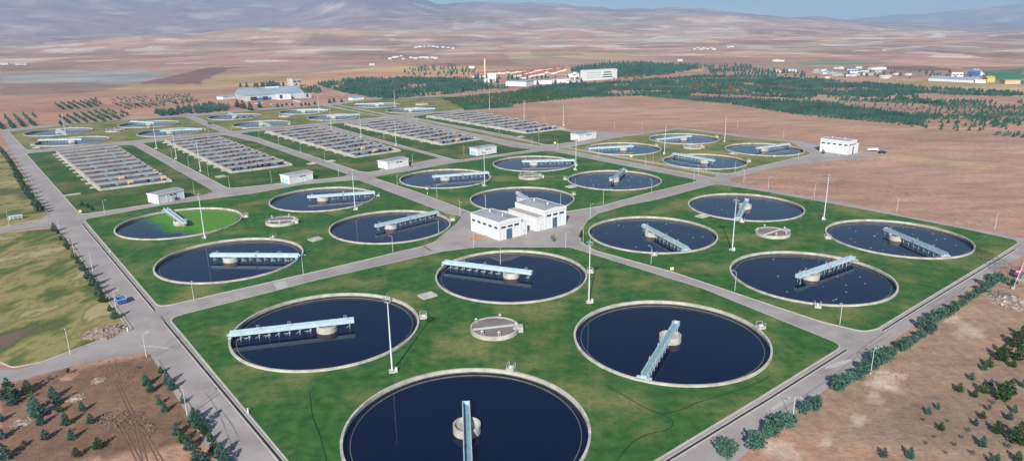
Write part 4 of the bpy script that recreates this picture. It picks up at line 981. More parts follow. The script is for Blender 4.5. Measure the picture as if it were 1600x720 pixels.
def crown_round(mb, h, r, rn, n=260, clump=.45, base=.25):
    lobes = [(rn.uniform(-.45, .45)*r, rn.uniform(-.45, .45)*r, h*(base+(1-base)*rn.uniform(.25, .8)), r*rn.uniform(.45, .75)) for _ in range(7)]
    for i in range(n):
        lx, ly, lz, lr = rn.choice(lobes); d = Vector((rn.gauss(0, 1), rn.gauss(0, 1), rn.gauss(0, 1))).normalized(); q = lr*(.55+.5*rn.random())
        c = Vector((lx, ly, lz))+Vector((d.x*q, d.y*q, d.z*q*.9))
        if c.z < h*base*.7: c.z = h*base*.7+rn.random()*.3
        s = clump*(.6+.7*rn.random())
        for k in range(3):
            d1 = (d+Vector((rn.uniform(-.9, .9), rn.uniform(-.9, .9), rn.uniform(-.6, .9)))).normalized(); d2 = d1.cross(Vector((rn.uniform(-1, 1), rn.uniform(-1, 1), 1))).normalized()
            mb.add([c-d2*s*.5, c+d2*s*.5, c+d1*s], [(0, 1, 2)])
TP = {}
def tree_proto(kind, var):
    rn = random.Random(hash_(kind)+var*17)
    e = empty('conifer_tree' if kind in ('blue', 'dark') else ('shrub' if kind == 'grey' else 'broadleaf_tree'), (0, 0, 0))
    mb = MB().use('bark'); H = 4.0
    mb.tube((0, 0, -.1), (rn.uniform(-.08, .08), rn.uniform(-.08, .08), H*.55), .10, .05, 6)
    for k in range(5):
        a = rn.uniform(0, 6.28); z = H*rn.uniform(.15, .5); mb.tube((0, 0, z), (cos(a)*.9, sin(a)*.9, z+.5), .04, .015, 4, False)
    mb.build('trunk', e)
    if kind == 'blue': mb = MB().use('needle_blue'); crown_conifer(mb, H, 1.45*rn.uniform(.85, 1.15), rn, 260, rn.uniform(.15, .6))
    elif kind == 'dark': mb = MB().use('needle_dark'); crown_conifer(mb, H, 1.6*rn.uniform(.85, 1.2), rn, 260, rn.uniform(.1, .4))
    elif kind == 'brown': mb = MB().use('leaf_brown'); crown_round(mb, H, 1.3, rn, 170)
    elif kind == 'grey': mb = MB().use('leaf_grey'); crown_round(mb, H*.8, 1.5, rn, 90, .4, .1)
    else: mb = MB().use('leaf_teal'); crown_round(mb, H, 1.75, rn, 330, .42, .12)
    mb.build('crown', e)
    return e
def hash_(s): return sum(ord(c)*(i+3) for i, c in enumerate(s))
NT = [0]
def tree(kind, p, h, lab, group, z=0):
    var = NT[0] % 5; NT[0] += 1; key = (kind, var)
    if key not in TP: TP[key] = (tree_proto(kind, var), [])
    pr, stt = TP[key]; r_ = random.Random(NT[0]); s = h/4.0
    o = place(pr, stt, (p.x, p.y, z), r_.uniform(0, 6.28), (s*r_.uniform(.9, 1.12), s*r_.uniform(.9, 1.12), s))
    tag(o, lab, 'shrub' if kind == 'grey' else 'tree', group); return o
KW = {'blue': 'blue-green conifer', 'dark': 'dark green conifer', 'brown': 'brownish tree', 'grey': 'grey leafless shrub', 'teal': 'bushy blue-green tree'}
def sz(h): return 'tall' if h >= 3.6 else 'mid-sized' if h >= 2.3 else 'small'
# left-hand soil field
LF_ = [(16, 624, 5.2, 'blue'), (20, 632, 2.6, 'blue'), (44, 614, 3.2, 'dark'), (51, 620, 1.5, 'grey'), (77, 594, 1.5, 'grey'), (83, 622, 3, 'blue'), (90, 631, 3.1, 'blue'), (94, 643, 1.9, 'dark'), (107, 584, 1.3, 'brown'), (129, 642, 2.3, 'blue'), (142, 661, 2.2, 'blue'), (54, 642, 3.6, 'blue'), (58, 652, 4.2, 'blue'), (64, 663, 2.5, 'blue'), (103, 664, 3, 'blue'), (112, 686, 2.3, 'blue'), (71, 686, 2.3, 'blue'), (38, 695, 1.5, 'grey'), (120, 713, 2, 'dark'), (154, 700, 2.5, 'dark'), (5, 718, 3.6, 'blue'), (0, 686, 3, 'blue'), (0, 658, 2.2, 'blue'), (110, 674, 1, 'grey')]
RW_ = [(216, 576, 1.1, 'grey'), (229, 602, 3, 'blue'), (236, 612, 2.6, 'blue'), (243, 621, 1, 'grey'), (249, 632, 2, 'blue'), (258, 643, 2.3, 'blue'), (275, 665, 1.3, 'grey'), (276, 680, 3, 'blue'), (286, 690, 2.4, 'dark'), (296, 702, 3.2, 'blue'), (311, 724, 4, 'blue')]
RV_ = [(252, 583, 1.9, 'dark'), (262, 600, 3.2, 'blue'), (269, 609, 2.8, 'blue'), (286, 630, 2, 'blue'), (304, 660, 3.6, 'blue'), (313, 669, 4.2, 'blue'), (319, 677, 2.6, 'dark'), (329, 689, 2.2, 'blue'), (336, 704, 2.5, 'dark'), (345, 715, 3.4, 'blue'), (352, 726, 3, 'blue')]
def group_trees(lst, where, order_phrase, group, z=0.0, key=None):
    lst = sorted(lst, key=key or (lambda t: -t[1])); cnt = {}
    for t in lst: cnt[t[3]] = cnt.get(t[3], 0)+1
    seen = {}
    for t in lst:
        k = seen.get(t[3], 0); seen[t[3]] = k+1
        w = '' if cnt[t[3]] == 1 else ', '+ORD[min(k, len(ORD)-1)]+' '+order_phrase
        tree(t[3], G(t[0], t[1]), t[2], sz(t[2])+' '+KW[t[3]]+' '+where+w, group, z)
group_trees(LF_, 'on the bottom left soil', 'of these from below', 'trees scattered on the bottom left soil')
group_trees(RW_, 'in the inner row at bottom left', 'of these from below', 'inner row of young trees at bottom left')
group_trees(RV_, 'at the kerb, bottom left', 'of these from below', 'young trees along the left road kerb')
LR_ = [(85, 362, 3.6, 'blue'), (91, 368, 2.6, 'brown'), (95, 376, 2.0, 'blue'), (104, 386, 3.4, 'blue'), (108, 393, 2.3, 'brown'), (115, 405, 2.9, 'blue'), (122, 412, 2.2, 'dark'), (130, 424, 4, 'blue'), (138, 436, 3.8, 'blue'), (146, 447, 4.2, 'blue'), (153, 453, 2.8, 'dark'), (155, 462, 4, 'blue'), (162, 473, 3.8, 'dark'), (172, 486, 1.9, 'dark'), (180, 498, 3.4, 'blue')]
group_trees(LR_, 'between dry field and left road', 'of these from below', 'trees between dry field and left road', .1)
UR_ = [(3, 239, 4.0), (7, 243, 3.6), (12, 250, 3.8), (16, 256, 4.2), (20, 262, 4.2), (23, 268, 4.2), (26, 274, 4.4), (29, 280, 4.4), (32, 286, 4.4), (36, 293, 4.2), (40, 299, 4.2), (44, 305, 4.4), (48, 311, 3.8), (52, 316, 3.0), (55, 322, 4.2), (59, 326, 4.2), (63, 330, 4.0), (68, 333, 2.6)]
group_trees([(u, v, h+.6, 'brown' if i in (13, 17) else 'dark' if i % 3 == 1 else 'blue') for i, (u, v, h) in enumerate(UR_)], 'in the dense upper left row', 'of these from below', 'dense upper tree row by the left road', .1)
RR_ = [(1136, 718), (1178, 704), (1184, 692), (1195, 687), (1204, 683), (1216, 676), (1230, 670), (1257, 646), (1272, 642), (1310, 612), (1319, 607), (1328, 601), (1339, 594), (1351, 585), (1362, 578), (1371, 572), (1380, 567), (1390, 561), (1408, 549), (1417, 545), (1426, 540), (1437, 530), (1455, 522), (1440, 514), (1455, 509), (1463, 504), (1472, 499), (1482, 494), (1492, 487), (1503, 480), (1514, 472), (1525, 465), (1537, 457), (1547, 450), (1557, 443), (1568, 443), (1583, 447)]
r_ = random.Random(2)
group_trees([(u, v, r_.uniform(2.7, 4.1) if u < 1560 else 2.4, 'teal') for (u, v) in RR_], 'along the right-hand road', 'from below', 'tree row along the right-hand road')
RF_ = [(1588, 541, 4.2, 'dark'), (1598, 529, 4, 'dark'), (1564, 563, 4, 'dark'), (1571, 555, 3.6, 'dark'), (1545, 573, 2.6, 'dark'), (1538, 578, 2, 'blue'), (1591, 562, 4, 'dark'), (1582, 573, 2.2, 'dark'), (1518, 593, 1.8, 'blue'), (1499, 611, 2.1, 'dark'), (1536, 613, 2.6, 'dark'), (1523, 620, 1.9, 'dark'), (1548, 602, 1.7, 'blue'), (1567, 624, 4.4, 'dark'), (1577, 616, 3.5, 'dark'), (1451, 647, 1.9, 'blue'), (1465, 638, 1.5, 'blue'), (1470, 671, 1.7, 'dark'), (1545, 642, 2, 'grey'), (1535, 653, 1.7, 'dark'), (1524, 664, 1.7, 'blue'), (1585, 644, 1.9, 'blue'), (1577, 655, 1.9, 'blue'), (1557, 676, 2.5, 'dark'), (1535, 698, 2.4, 'blue'), (1592, 692, 4.6, 'dark'), (1576, 700, 1.6, 'grey'), (1590, 721, 2.2, 'dark'), (1381, 714, 2, 'blue'), (1422, 715, 2.4, 'blue'), (1552, 631, 1.3, 'grey'), (1600, 605, 2.6, 'blue'), (1558, 720, 1.8, 'blue'), (1548, 722, 1.6, 'blue'), (1443, 658, 1.0, 'grey'), (1482, 660, 1.0, 'grey'), (1513, 674, 1.1, 'grey'), (1503, 685, 1.1, 'grey'), (1492, 697, 1.1, 'grey'), (1460, 684, .9, 'grey'), (1447, 694, .9, 'grey'), (1478, 709, .9, 'grey'), (1520, 710, 1.2, 'grey')]
group_trees(RF_, 'on the bottom right ground', 'of these from below', 'young trees scattered at bottom right')
# yard trees
for (u, v, h, k, l) in ((865, 378, 3.2, 'grey', 'bare reddish-grey shrub at the lawn edge before the pump house'), (908, 371, 2.6, 'dark', 'low green bush at the corner of the yard right of the pump house'), (276, 313, 2.0, 'dark', 'small dark bush at the wall of the leftmost service building'), (1286, 240, 2.6, 'dark', 'small dark tree at the left corner of the lone white hall'),
        (641, 262, 2.2, 'brown', 'brownish bush at the middle service building'), (129, 322, 2.4, 'dark', 'low dark bush on the grass before the leftmost basin, left one'), (138, 325, 2.4, 'dark', 'low dark bush on the grass before the leftmost basin, right one'), (145, 329, 2.2, 'dark', 'low dark bush nearest the road before the leftmost basin')):
    tree(k, G(u, v), h, l, 'single shrubs in the plant', .08)
# far factory trees (drawn large)
for i, (u, v, h, k) in enumerate([(380, 170, 9, 'dark'), (391, 173, 9, 'dark'), (406, 169, 7, 'dark'), (371, 168, 8, 'dark'), (434, 168, 5, 'blue'), (441, 168, 4, 'brown'), (448, 167, 4, 'brown'), (457, 167, 4, 'brown'), (471, 166, 4, 'blue'), (478, 166, 4, 'brown'), (483, 165, 4, 'blue'), (492, 164, 4.5, 'blue'), (515, 161.5, 5.5, 'dark'), (522, 160, 5.5, 'dark'), (534, 160, 5, 'blue')]):
    tree(k, G(u, v), h, KW[k]+' before the distant grey hall, '+ORD[i]+' from the left', 'trees before the distant grey hall')

# plantations of young conifers at far left: individual trees
def lowtree(mb, x, y, z, h, r, rn, segs=6, tiers=2):
    a0 = rn.uniform(0, 6.28)
    for k in range(tiers):
        zb = z+h*(.08+.38*k); zt = z+h*(.62+.40*k) if k < tiers-1 else z+h; rb = r*(1-.38*k); n = segs; o = len(mb.v)
        vs = [(x+cos(a0+2*pi*i/n)*rb*rn.uniform(.65, 1.15), y+sin(a0+2*pi*i/n)*rb*rn.uniform(.65, 1.15), zb+rn.uniform(-.08, .12)*h) for i in range(n)]+[(x+rn.uniform(-.1, .1)*r, y+rn.uniform(-.1, .1)*r, zt)]
        mb.add(vs, [(i, (i+1) % n, n) for i in range(n)])
YT = []
for k in range(6):
    rn2 = random.Random(k); mb = MB().use('bark'); mb.tube((0, 0, -.1), (0, 0, 1.2), .12, .08, 5)
    mb.use('needle_blue'); crown_conifer(mb, 4, 1.5, rn2, 70, .3, .9); YT.append(mb)
YO = {}
def young(p, h, lab, grp, z=0):
    k = rn.randrange(6)
    if k not in YO: o = YT[k].build('conifer_tree'); YO[k] = o
    else: o = YO[k].copy(); COL.objects.link(o)
    s = h/4; o.location = (p.x, p.y, z); o.rotation_euler = (0, 0, rn.uniform(0, 6.28)); o.scale = (s, s, s); tag(o, lab, 'tree', grp)
ny = 0
def rows(px, sp, rw, rz, prob, hmin, hmax, fn):
    poly = fpoly(px); xs = [p.x for p in poly]; ys = [p.y for p in poly]; c = Vector((sum(xs)/len(xs), sum(ys)/len(ys))); rad = max((p-c).length for p in poly)
    u = Vector((cos(rz), sin(rz))); v = Vector((-sin(rz), cos(rz))); out = []
    n1 = int(rad/sp)+1; n2 = int(rad/rw)+1
    for i in range(-n1, n1+1):
        for j in range(-n2, n2+1):
            p = c+u*(i*sp+rn.uniform(-.15, .15)*sp)+v*(j*rw+rn.uniform(-.08, .08)*rw)
            if inside(p, poly) and rn.random() < prob*(fn(p) if fn else 1): out.append((p, rn.uniform(hmin, hmax)))
    return out
one = None
PL = [([(0, 183), (52, 178), (64, 196), (0, 203)], 3.6, 7.6, ANG+pi/2, .92, 2.6, 3.8, 'the leftmost plantation block beyond the plant'),
      ([(85, 163), (150, 155), (160, 166), (95, 173)], 4.2, 6.6, ANG+pi/2, .8, 2.4, 3.6, 'the rear left plantation block'),
      ([(88, 183), (165, 172), (205, 178), (190, 187.5), (92, 196)], 4.2, 6.6, ANG+pi/2, .82, 2.4, 3.8, 'the plantation block behind the far left tanks'),
      ([(165, 155), (300, 147), (312, 160), (195, 172)], 5, 7.5, ANG+pi/2, .6, 2.0, 3.2, 'the sparse rear plantation block'),
      ([(238, 177), (330, 163), (362, 168), (355, 174), (245, 182.5)], 4.6, 6.4, ANG+pi/2, .85, 3.4, 5.4, 'the dense plantation block left of the grey hall')]
rest = []
for (px, sp, rw, rz, pr, h0, h1, nm) in PL:
    L_ = rows(px, sp, rw, rz, pr, h0, h1, None); L_.sort(key=lambda t: t[0].length)
    keep = 48
    for i, (p, h) in enumerate(L_):
        if i < keep: young(p, h, 'young conifer in '+nm, 'young conifers in '+nm)
        else: rest.append((p, h))
mb = MB().use('forest')
for p, h in rest: lowtree(mb, p.x, p.y, 0, h, h*.38, rn)
o = mb.build('tree_plantation'); tag(o, 'further rows of small young conifers on the far left plain', None, None, 'stuff')

# the wood
def forest(specs, name, m, label):
    mb = MB().use(m)
    for (px, sp, rw, rz, pr, h0, h1, rr_, fn) in specs:
        for p, h in rows(px, sp, rw, rz, pr, h0, h1, fn): lowtree(mb, p.x, p.y, terr(p.x, p.y), h, h*rr_, rn, 5, 2)
    o = mb.build(name); tag(o, label, None, None, 'stuff')
def gap(p): return 1 if noise.noise(Vector((p.x/38, p.y/55, 0)))+.3*noise.noise(Vector((p.x/9, p.y/9, 4))) > -.12 else .12
def gap2(p): return 1 if noise.noise(Vector((p.x/60, p.y/40, 8)))+.4*noise.noise(Vector((p.x/12, p.y/12, 4))) > .02 else .18
forest([([(497, 134), (540, 127), (620, 124), (735, 126), (745, 134), (795, 139), (700, 147.5), (600, 156), (545, 147)], 4.4, 5.4, ANG, .95, 4, 8, .36, gap),
        ([(372, 137), (420, 133), (480, 138), (470, 145), (505, 147), (500, 139), (440, 139)], 8, 9, ANG, .7, 6, 9, .42, gap)], 'wood', 'forest', 'dark wood of slender conifers behind the plant, left of centre')
forest([([(800, 142), (870, 133), (960, 129), (1100, 119), (1200, 121), (1300, 127), (1450, 138), (1600, 146), (1600, 152), (1430, 147), (1440, 156), (1480, 165), (1300, 157), (1200, 152), (1100, 150), (1000, 150), (930, 152)], 3.8, 5.0, ANG, .96, 2.6, 5.0, .45, gap)], 'wood', 'forest', 'broad belt of dark teal conifers beyond the ploughed field, rear part')
forest([([(1000, 150), (1080, 152), (1200, 157), (1280, 160), (1360, 172), (1450, 184), (1440, 197), (1340, 188.5), (1240, 179), (1140, 163)], 3.6, 4.6, ANG, .97, 2.4, 4.2, .48, None),
        ([(1430, 157), (1600, 160), (1600, 216), (1480, 206), (1380, 193), (1340, 180), (1480, 178)], 4.2, 5.2, ANG, .85, 2.2, 4.0, .46, gap2),
        ([(1200, 152), (1300, 157), (1480, 167), (1480, 180), (1360, 172), (1280, 160)], 6, 8, ANG, .3, 1.8, 3.2, .44, None)], 'wood', 'forest', 'ragged front edge of conifers along the ploughed field')
forest([([(890, 112), (950, 105), (1000, 103.5), (1030, 106), (1100, 108), (1040, 118), (960, 122), (905, 120)], 9, 11, ANG, .9, 8, 12, .36, None),
        ([(625, 111), (700, 105), (750, 112), (740, 118), (640, 122)], 10, 26, ANG, .5, 5, 8, .4, gap),
        ([(740, 122), (800, 121), (900, 126), (910, 132), (860, 136), (750, 133)], 10, 12, ANG, .5, 6, 10, .45, gap),
        ([(1100, 106), (1180, 105), (1260, 118), (1200, 122), (1110, 118)], 10, 12, ANG, .6, 5, 8, .42, gap),
        ([(1200, 112), (1260, 118), (1420, 112), (1560, 118), (1520, 126), (1400, 122), (1250, 124)], 14, 16, ANG, .22, 4, 7, .5, None)], 'wood', 'forest', 'scattered dark conifers around the estate and white block')
forest([([(690, 155), (800, 144), (930, 130), (960, 131), (940, 150), (800, 164), (727, 171)], 3.2, 5.6, ANG+pi/2-.12, .97, 2.0, 2.8, .55, None)], 'orchard', 'crop', 'close-set green orchard rows between the wood and ploughed field')
mb = MB().use('autumn')
for (u, v, ru, rv, n) in ((590, 138, 40, 6, 26), (980, 122, 25, 3, 22), (1110, 138, 30, 4, 20), (830, 130, 30, 2, 10), (1180, 140, 60, 4, 24), (470, 140, 20, 3, 8)):
    for _ in range(n):
        p = G(u+rn.uniform(-ru, ru), v+rn.uniform(-rv, rv)); lowtree(mb, p.x, p.y, 0, rn.uniform(4, 7), 2.6, rn)
o = mb.build('autumn_trees'); tag(o, 'rust-brown autumn trees dotted through the distant woods', None, None, 'stuff')
# hedge along the orchard
mb = MB().use('forest'); n_ = 60
for i in range(n_):
    t = i/n_; p = G(727+t*75, 172-t*5); lowtree(mb, p.x, p.y, 0, rn.uniform(3, 5), 2.0, rn); 
o = mb.build('hedge'); tag(o, 'dark uneven hedge at the top edge of the ploughed field', None, None, 'stuff')

# ------------------------------------------------------------------ vehicles, skip, heaps, pylon, signs
def make_car(paint, name='parked_car', L_=4.3, W=1.75, pick=False):
    e = empty(name, (0, 0, 0)); mb = MB().use(paint)
    pr = [(-L_/2, .35), (-L_/2, .85), (-L_/2+.3, .95), (L_/2-1.2, .95), (L_/2-.1, .8), (L_/2, .4)] if not pick else [(-L_/2, .4), (-L_/2, 1.0), (.2, 1.0), (L_/2-1.0, 1.0), (L_/2, .85), (L_/2, .4)]
    n = len(pr); vs = [(x, s*W/2, z) for s in (-1, 1) for x, z in pr]
    mb.add(vs, [tuple(range(n)), tuple(range(2*n-1, n-1, -1))]+[(i, i+n, (i+1) % n+n, (i+1) % n) for i in range(n)]); mb.build('body', e)
    mb = MB().use('glass'); a, b = (-L_/2+.4, L_/2-1.2) if not pick else (-.3, L_/2-1.2)
    vs = [(a, -W*.46, .951), (b, -W*.46, .951), (b, W*.46, .951), (a, W*.46, .951), (a+.45, -W*.38, 1.45), (b-.75, -W*.38, 1.45), (b-.75, W*.38, 1.45), (a+.45, W*.38, 1.45)]
    mb.add(vs, [(0, 1, 5, 4), (1, 2, 6, 5), (2, 3, 7, 6), (3, 0, 4, 7)]); mb.build('windscreen', e)
    mb = MB().use(paint); mb.add([(x, y, 1.455) for x, y, z in vs[4:]]+[(x, y, 1.5) for x, y, z in vs[4:]], [(4, 5, 6, 7), (0, 1, 5, 4), (1, 2, 6, 5), (2, 3, 7, 6), (3, 0, 4, 7)]); mb.build('car_roof', e)
    for sx in (-1, 1):
        for sy in (-1, 1):
            mb = MB().use('black'); mb.tube((sx*L_*.31, sy*(W/2-.18), .32), (sx*L_*.31, sy*(W/2+.03), .32), .32, n=14); wh = mb.build('wheel', e)
            mb = MB().use('galv'); mb.tube((sx*L_*.31, sy*(W/2+.03), .32), (sx*L_*.31, sy*(W/2+.05), .32), .18, n=10); mb.build('rim', wh)
    return e
def putv(e, u, v, rz, z=.01): p = G(u, v); e.location = (p.x, p.y, z); e.rotation_euler = (0, 0, rz)
c = make_car('blue', 'parked_car'); putv(c, 327, 194, ANG+pi/2-.1); tag(c, 'blue car on the far road between the distant tanks', 'car'); c.scale = (1.25,)*3
c = make_car('carblack', 'parked_car'); putv(c, 1379, 239.8, ANG-.5); tag(c, 'dark car parked beyond the lone white hall', 'car'); c.scale = (1.2,)*3
for i, (u, v) in enumerate([(402, 163), (408, 162.5), (427, 164), (462, 158.5), (466, 160)]):
    c = make_car('white', 'parked_car'); putv(c, u, v, ANG+rn.uniform(-.3, .3)); c.scale = (1.3,)*3; tag(c, 'white vehicle by the distant grey hall, '+ORD[i]+' from the left', 'car', 'white vehicles at the distant grey hall')
# trailer
e = empty('flatbed_trailer', (0, 0, 0)); putv(e, 1363, 236.3, ANG-.55); tag(e, 'low white trailer with rounded load next to the dark car', 'trailer')
mb = MB().use('white'); mb.box((0, 0, .9), (7.5, 2.2, .3)); mb.build('bed', e); mb = MB().use('white'); mb.tube((-3.4, 0, 1.35), (3.4, 0, 1.35), .6, n=12); mb.build('load', e)
for sx in (-1.2, 0, 1.2):
    for sy in (-1, 1): mb = MB().use('black'); mb.tube((sx, sy*.85, .4), (sx, sy*1.1, .4), .4, n=12); mb.build('wheel', e)
# skip on the left road
e = empty('waste_skip', (0, 0, 0)); putv(e, 190, 473.5, ANG+pi/2+.05); tag(e, 'blue open-topped skip at the edge of the left road', 'skip')
mb = MB().use('blue'); o1 = [(-1.3, -1.0), (1.3, -1.0), (1.3, 1.0), (-1.3, 1.0)]; o2 = [(-1.8, -1.15), (1.8, -1.15), (1.8, 1.15), (-1.8, 1.15)]
i1 = [(x*.94, y*.92) for x, y in o1]; i2 = [(x*.94, y*.92) for x, y in o2]
mb.add([(x, y, .25) for x, y in o1]+[(x, y, 1.7) for x, y in o2]+[(x, y, 1.7) for x, y in i2]+[(x, y, .4) for x, y in i1], [(3, 2, 1, 0)]+[(k*4+i, k*4+(i+1) % 4, k*4+4+(i+1) % 4, k*4+4+i) for k in range(3) for i in range(4)]+[(12, 13, 14, 15)]); mb.build('body', e)
mb = MB().use('steel_blue')
for y in (-1.2, 1.2): mb.box((0, y, 1.72), (3.7, .12, .14))
for x in (-1.86, 1.86): mb.box((x, 0, 1.72), (.12, 2.5, .14))
mb.build('rim_frame', e)
for s in (-1, 1): mb = MB().use('dark'); mb.box((s*.9, 0, .12), (.2, 2.1, .24)); mb.build('skid', e)
# truck at the right edge
e = empty('small_truck', (0, 0, 0)); putv(e, 1591, 431, ANG+.1); tag(e, 'small red and blue truck at the right edge under the pylon', 'truck')
mb = MB().use('red'); mb.box((1.9, 0, 1.45), (1.5, 2.0, 1.7), taper=.88); mb.build('cab', e); mb = MB().use('glass'); mb.box((2.66, 0, 1.75), (.06, 1.5, .6)); mb.box((1.9, -.98, 1.75), (.9, .05, .5)); mb.build('windscreen', e)
mb = MB().use('blue'); mb.box((-.9, 0, 1.0), (3.6, 2.0, .25))
for y in (-1, 1): mb.box((-.9, y*.96, 1.35), (3.6, .08, .5))
mb.build('cargo_bed', e); mb = MB().use('red'); mb.box((-1.0, 0, 1.35), (2.6, 1.5, .6)); mb.use('white'); mb.box((-1, 0, 1.75), (1.6, 1.2, .25)); mb.build('load', e)
for x in (-1.8, 1.8):
    for y in (-1, 1): mb = MB().use('black'); mb.tube((x, y*.75, .45), (x, y*1.02, .45), .45, n=14); mb.build('wheel', e)
# lattice pylon
pc = G(1620, 452)
e = empty('lattice_pylon', (pc.x, pc.y, 0), ANG); tag(e, 'pale steel lattice pylon leg rising at the right edge', 'pylon')
mb = MB().use('galv'); Hh, B0, B1 = 30, 4.6, .9
def cr(sx, sy, z): k = B0+(B1-B0)*z/Hh; return (sx*k, sy*k, z)
zs = [0, 3, 6, 8.8, 11.4, 13.8, 16, 18, 19.8, 21.4, 23, 24.6, 26.2, 28, 30]
for sx in (-1, 1):
    for sy in (-1, 1): mb.tube(cr(sx, sy, 0), cr(sx, sy, Hh), .08, .05, 5)
for i in range(len(zs)-1):
    for (a, b) in (((-1, -1), (1, -1)), ((1, -1), (1, 1)), ((1, 1), (-1, 1)), ((-1, 1), (-1, -1))):
        mb.tube(cr(*a, zs[i]), cr(*b, zs[i+1]), .04, n=4); mb.tube(cr(*b, zs[i]), cr(*a, zs[i+1]), .04, n=4); mb.tube(cr(*a, zs[i+1]), cr(*b, zs[i+1]), .035, n=4)
mb.build('frame', e)
for z in (22, 26):
    mb = MB().use('galv'); mb.tube((0, -5, z), (0, 5, z), .1, n=5); mb.tube((0, -5, z), (0, 0, z+1.6), .07, n=4); mb.tube((0, 5, z), (0, 0, z+1.6), .07, n=4); mb.build('crossarm', e)
for sx in (-1, 1):
    for sy in (-1, 1): mb = MB().use('concrete'); mb.box((sx*B0, sy*B0, .25), (.7, .7, .5)); mb.build('footing', e)

def heap(u, v, r, h, n, m, lab, name='rubble_heap', seed=1, cat='heap', flat=.6, z0=0):
    rn = random.Random(seed); p = G(u, v); mb = MB().use(m)
    # mound
    N = 26; K = 7; vs = []
    for k in range(K+1):
        rr = r*k/K
        for i in range(N):
            a = 2*pi*i/N; q = rr*(1+.75*noise.noise(Vector((cos(a)*2, sin(a)*2, seed)))); z = h*flat*max(0, (1-(k/K)**1.6))*(1+.5*noise.noise(Vector((cos(a)*rr*.7, sin(a)*rr*.7, seed*3)))) - (.15 if k == K else 0)
            vs.append((cos(a)*q, sin(a)*q, z))
    mb.add(vs, [(k*N+i, (k+1)*N+i, (k+1)*N+(i+1) % N, k*N+(i+1) % N) for k in range(K) for i in range(N)])
    for _ in range(n):
        a = rn.uniform(0, 6.28); q = r*math.sqrt(rn.random())*1.1; s = rn.uniform(.25, .75)*min(1, r/4); z = h*flat*max(0, 1-(q/r)**1.5)
        c = Vector((cos(a)*q, sin(a)*q, z)); d = [Vector((rn.uniform(-1, 1), rn.uniform(-1, 1), rn.uniform(-.7, .9))).normalized()*s*rn.uniform(.6, 1) for _ in range(6)]
        ds = [Vector((1, 0, 0)), Vector((0, 1, 0)), Vector((-1, 0, 0)), Vector((0, -1, 0)), Vector((0, 0, 1)), Vector((0, 0, -1))]
        V = [c+ds[i]*s*rn.uniform(.5, 1)+d[i]*.25 for i in range(6)]
        mb.add(V, [(0, 1, 4), (1, 2, 4), (2, 3, 4), (3, 0, 4), (1, 0, 5), (2, 1, 5), (3, 2, 5), (0, 3, 5)])
    o = mb.build(name, None, (p.x, p.y, z0)); tag(o, lab, cat); return o
heap(164, 519, 4.6, 1.6, 150, 'rubble', 'heap of brown rubble in the corner of the dry field', seed=3, z0=.1)
heap(179, 513, 1.6, 1.0, 20, 'rubble', 'small dark clod pile right of the brown rubble heap', seed=4, z0=.1)
heap(116, 622, 1.9, .6, 40, 'rubble_white', 'pale rubble pile on the bottom left soil, right-hand one', seed=5)
heap(75, 637, 2.0, .25, 40, 'rubble_white', 'flat pale rubble pile between the bottom left trees', seed=6)
heap(34, 660, 1.9, .2, 36, 'rubble_white', 'scattered white rubble at the left edge of bottom soil', seed=7)
heap(153, 594, 1.7, .12, 6, 'rubble_white', 'flat grey slab of rubble near the side road, bottom left', seed=8)
heap(1588, 474, 6, 1.0, 130, 'rubble_white', 'spread of white broken debris under the pylon', seed=9)
heap(1566, 462, 3.6, .7, 60, 'leaf_grey', 'tangle of grey brushwood beside the white debris', 'brush_pile', seed=10)
heap(746, 371, 3.2, .5, 30, 'dirt_orange', 'orange-brown earth spread against the pump house wall', 'dirt_heap', seed=11)
heap(757, 370, 1.4, .8, 16, 'dirt_orange', 'small pointed earth pile by the pump house wall', 'dirt_heap', seed=12)
heap(108, 588, 1.8, .3, 8, 'dirt_orange', 'yellowish earth patch by the side road, bottom left', 'dirt_heap', seed=13)
# loose stones and clods scattered on the soil
mb = MB().use('clod')
for (u, v, ru, rv, n, s0) in ((195, 655, 36, 12, 150, .3), (165, 655, 14, 12, 60, .3), (232, 668, 10, 10, 60, .35), (60, 640, 60, 50, 60, .14), (190, 580, 50, 24, 140, .2), (1400, 590, 50, 25, 90, .18), (1380, 300, 160, 25, 120, .3), (1450, 650, 130, 60, 120, .14), (1520, 350, 60, 14, 80, .3)):
    for _ in range(n):
        p = G(u+rn.gauss(0, .5)*ru, v+rn.gauss(0, .5)*rv); s = s0*rn.uniform(.5, 1.3)
        if inside(p, pave): continue
        c = Vector((p.x, p.y, s*.2)); ds = [Vector((1, 0, 0)), Vector((0, 1, 0)), Vector((-1, 0, 0)), Vector((0, -1, 0)), Vector((0, 0, .8))]
        V = [c+q*s*rn.uniform(.6, 1.1) for q in ds]; mb.add(V, [(0, 1, 4), (1, 2, 4), (2, 3, 4), (3, 0, 4)])
o = mb.build('loose_stones'); tag(o, 'clods and stones strewn over the bare soil', None, None, 'stuff')
# wheel ruts in the bottom left soil
M['rut'] = mat('soil_rut', [(.165, .092, .062), (.20, .118, .082)], .4, .95, coord='World', spec=.1)
mb = MB().use('rut')
for k in range(6):
    off = (k//2)*1.9+(k % 2)*.75; pts_ = []; r3 = random.Random(k//2)
    ph = r3.uniform(0, 6); am = r3.uniform(.3, 1.1); b0 = r3.uniform(140, 168); b1 = r3.uniform(84, 110)
    for i in range(25):
        t = i/24; pts_.append(AB(16.3-t*1.2-off*(.8+.3*t)+am*sin(t*4+ph), b0+(b1-b0)*t))
    for i in range(24):
        d = (pts_[i+1]-pts_[i]).normalized(); q = Vector((-d.y, d.x))*.13
        a, b = pts_[i], pts_[i+1]
        mb.add([(*(a-q), -.02), (*a, .022), (*(a+q), -.02), (*(b-q), -.02), (*b, .022), (*(b+q), -.02)], [(0, 3, 4, 1), (1, 4, 5, 2)])
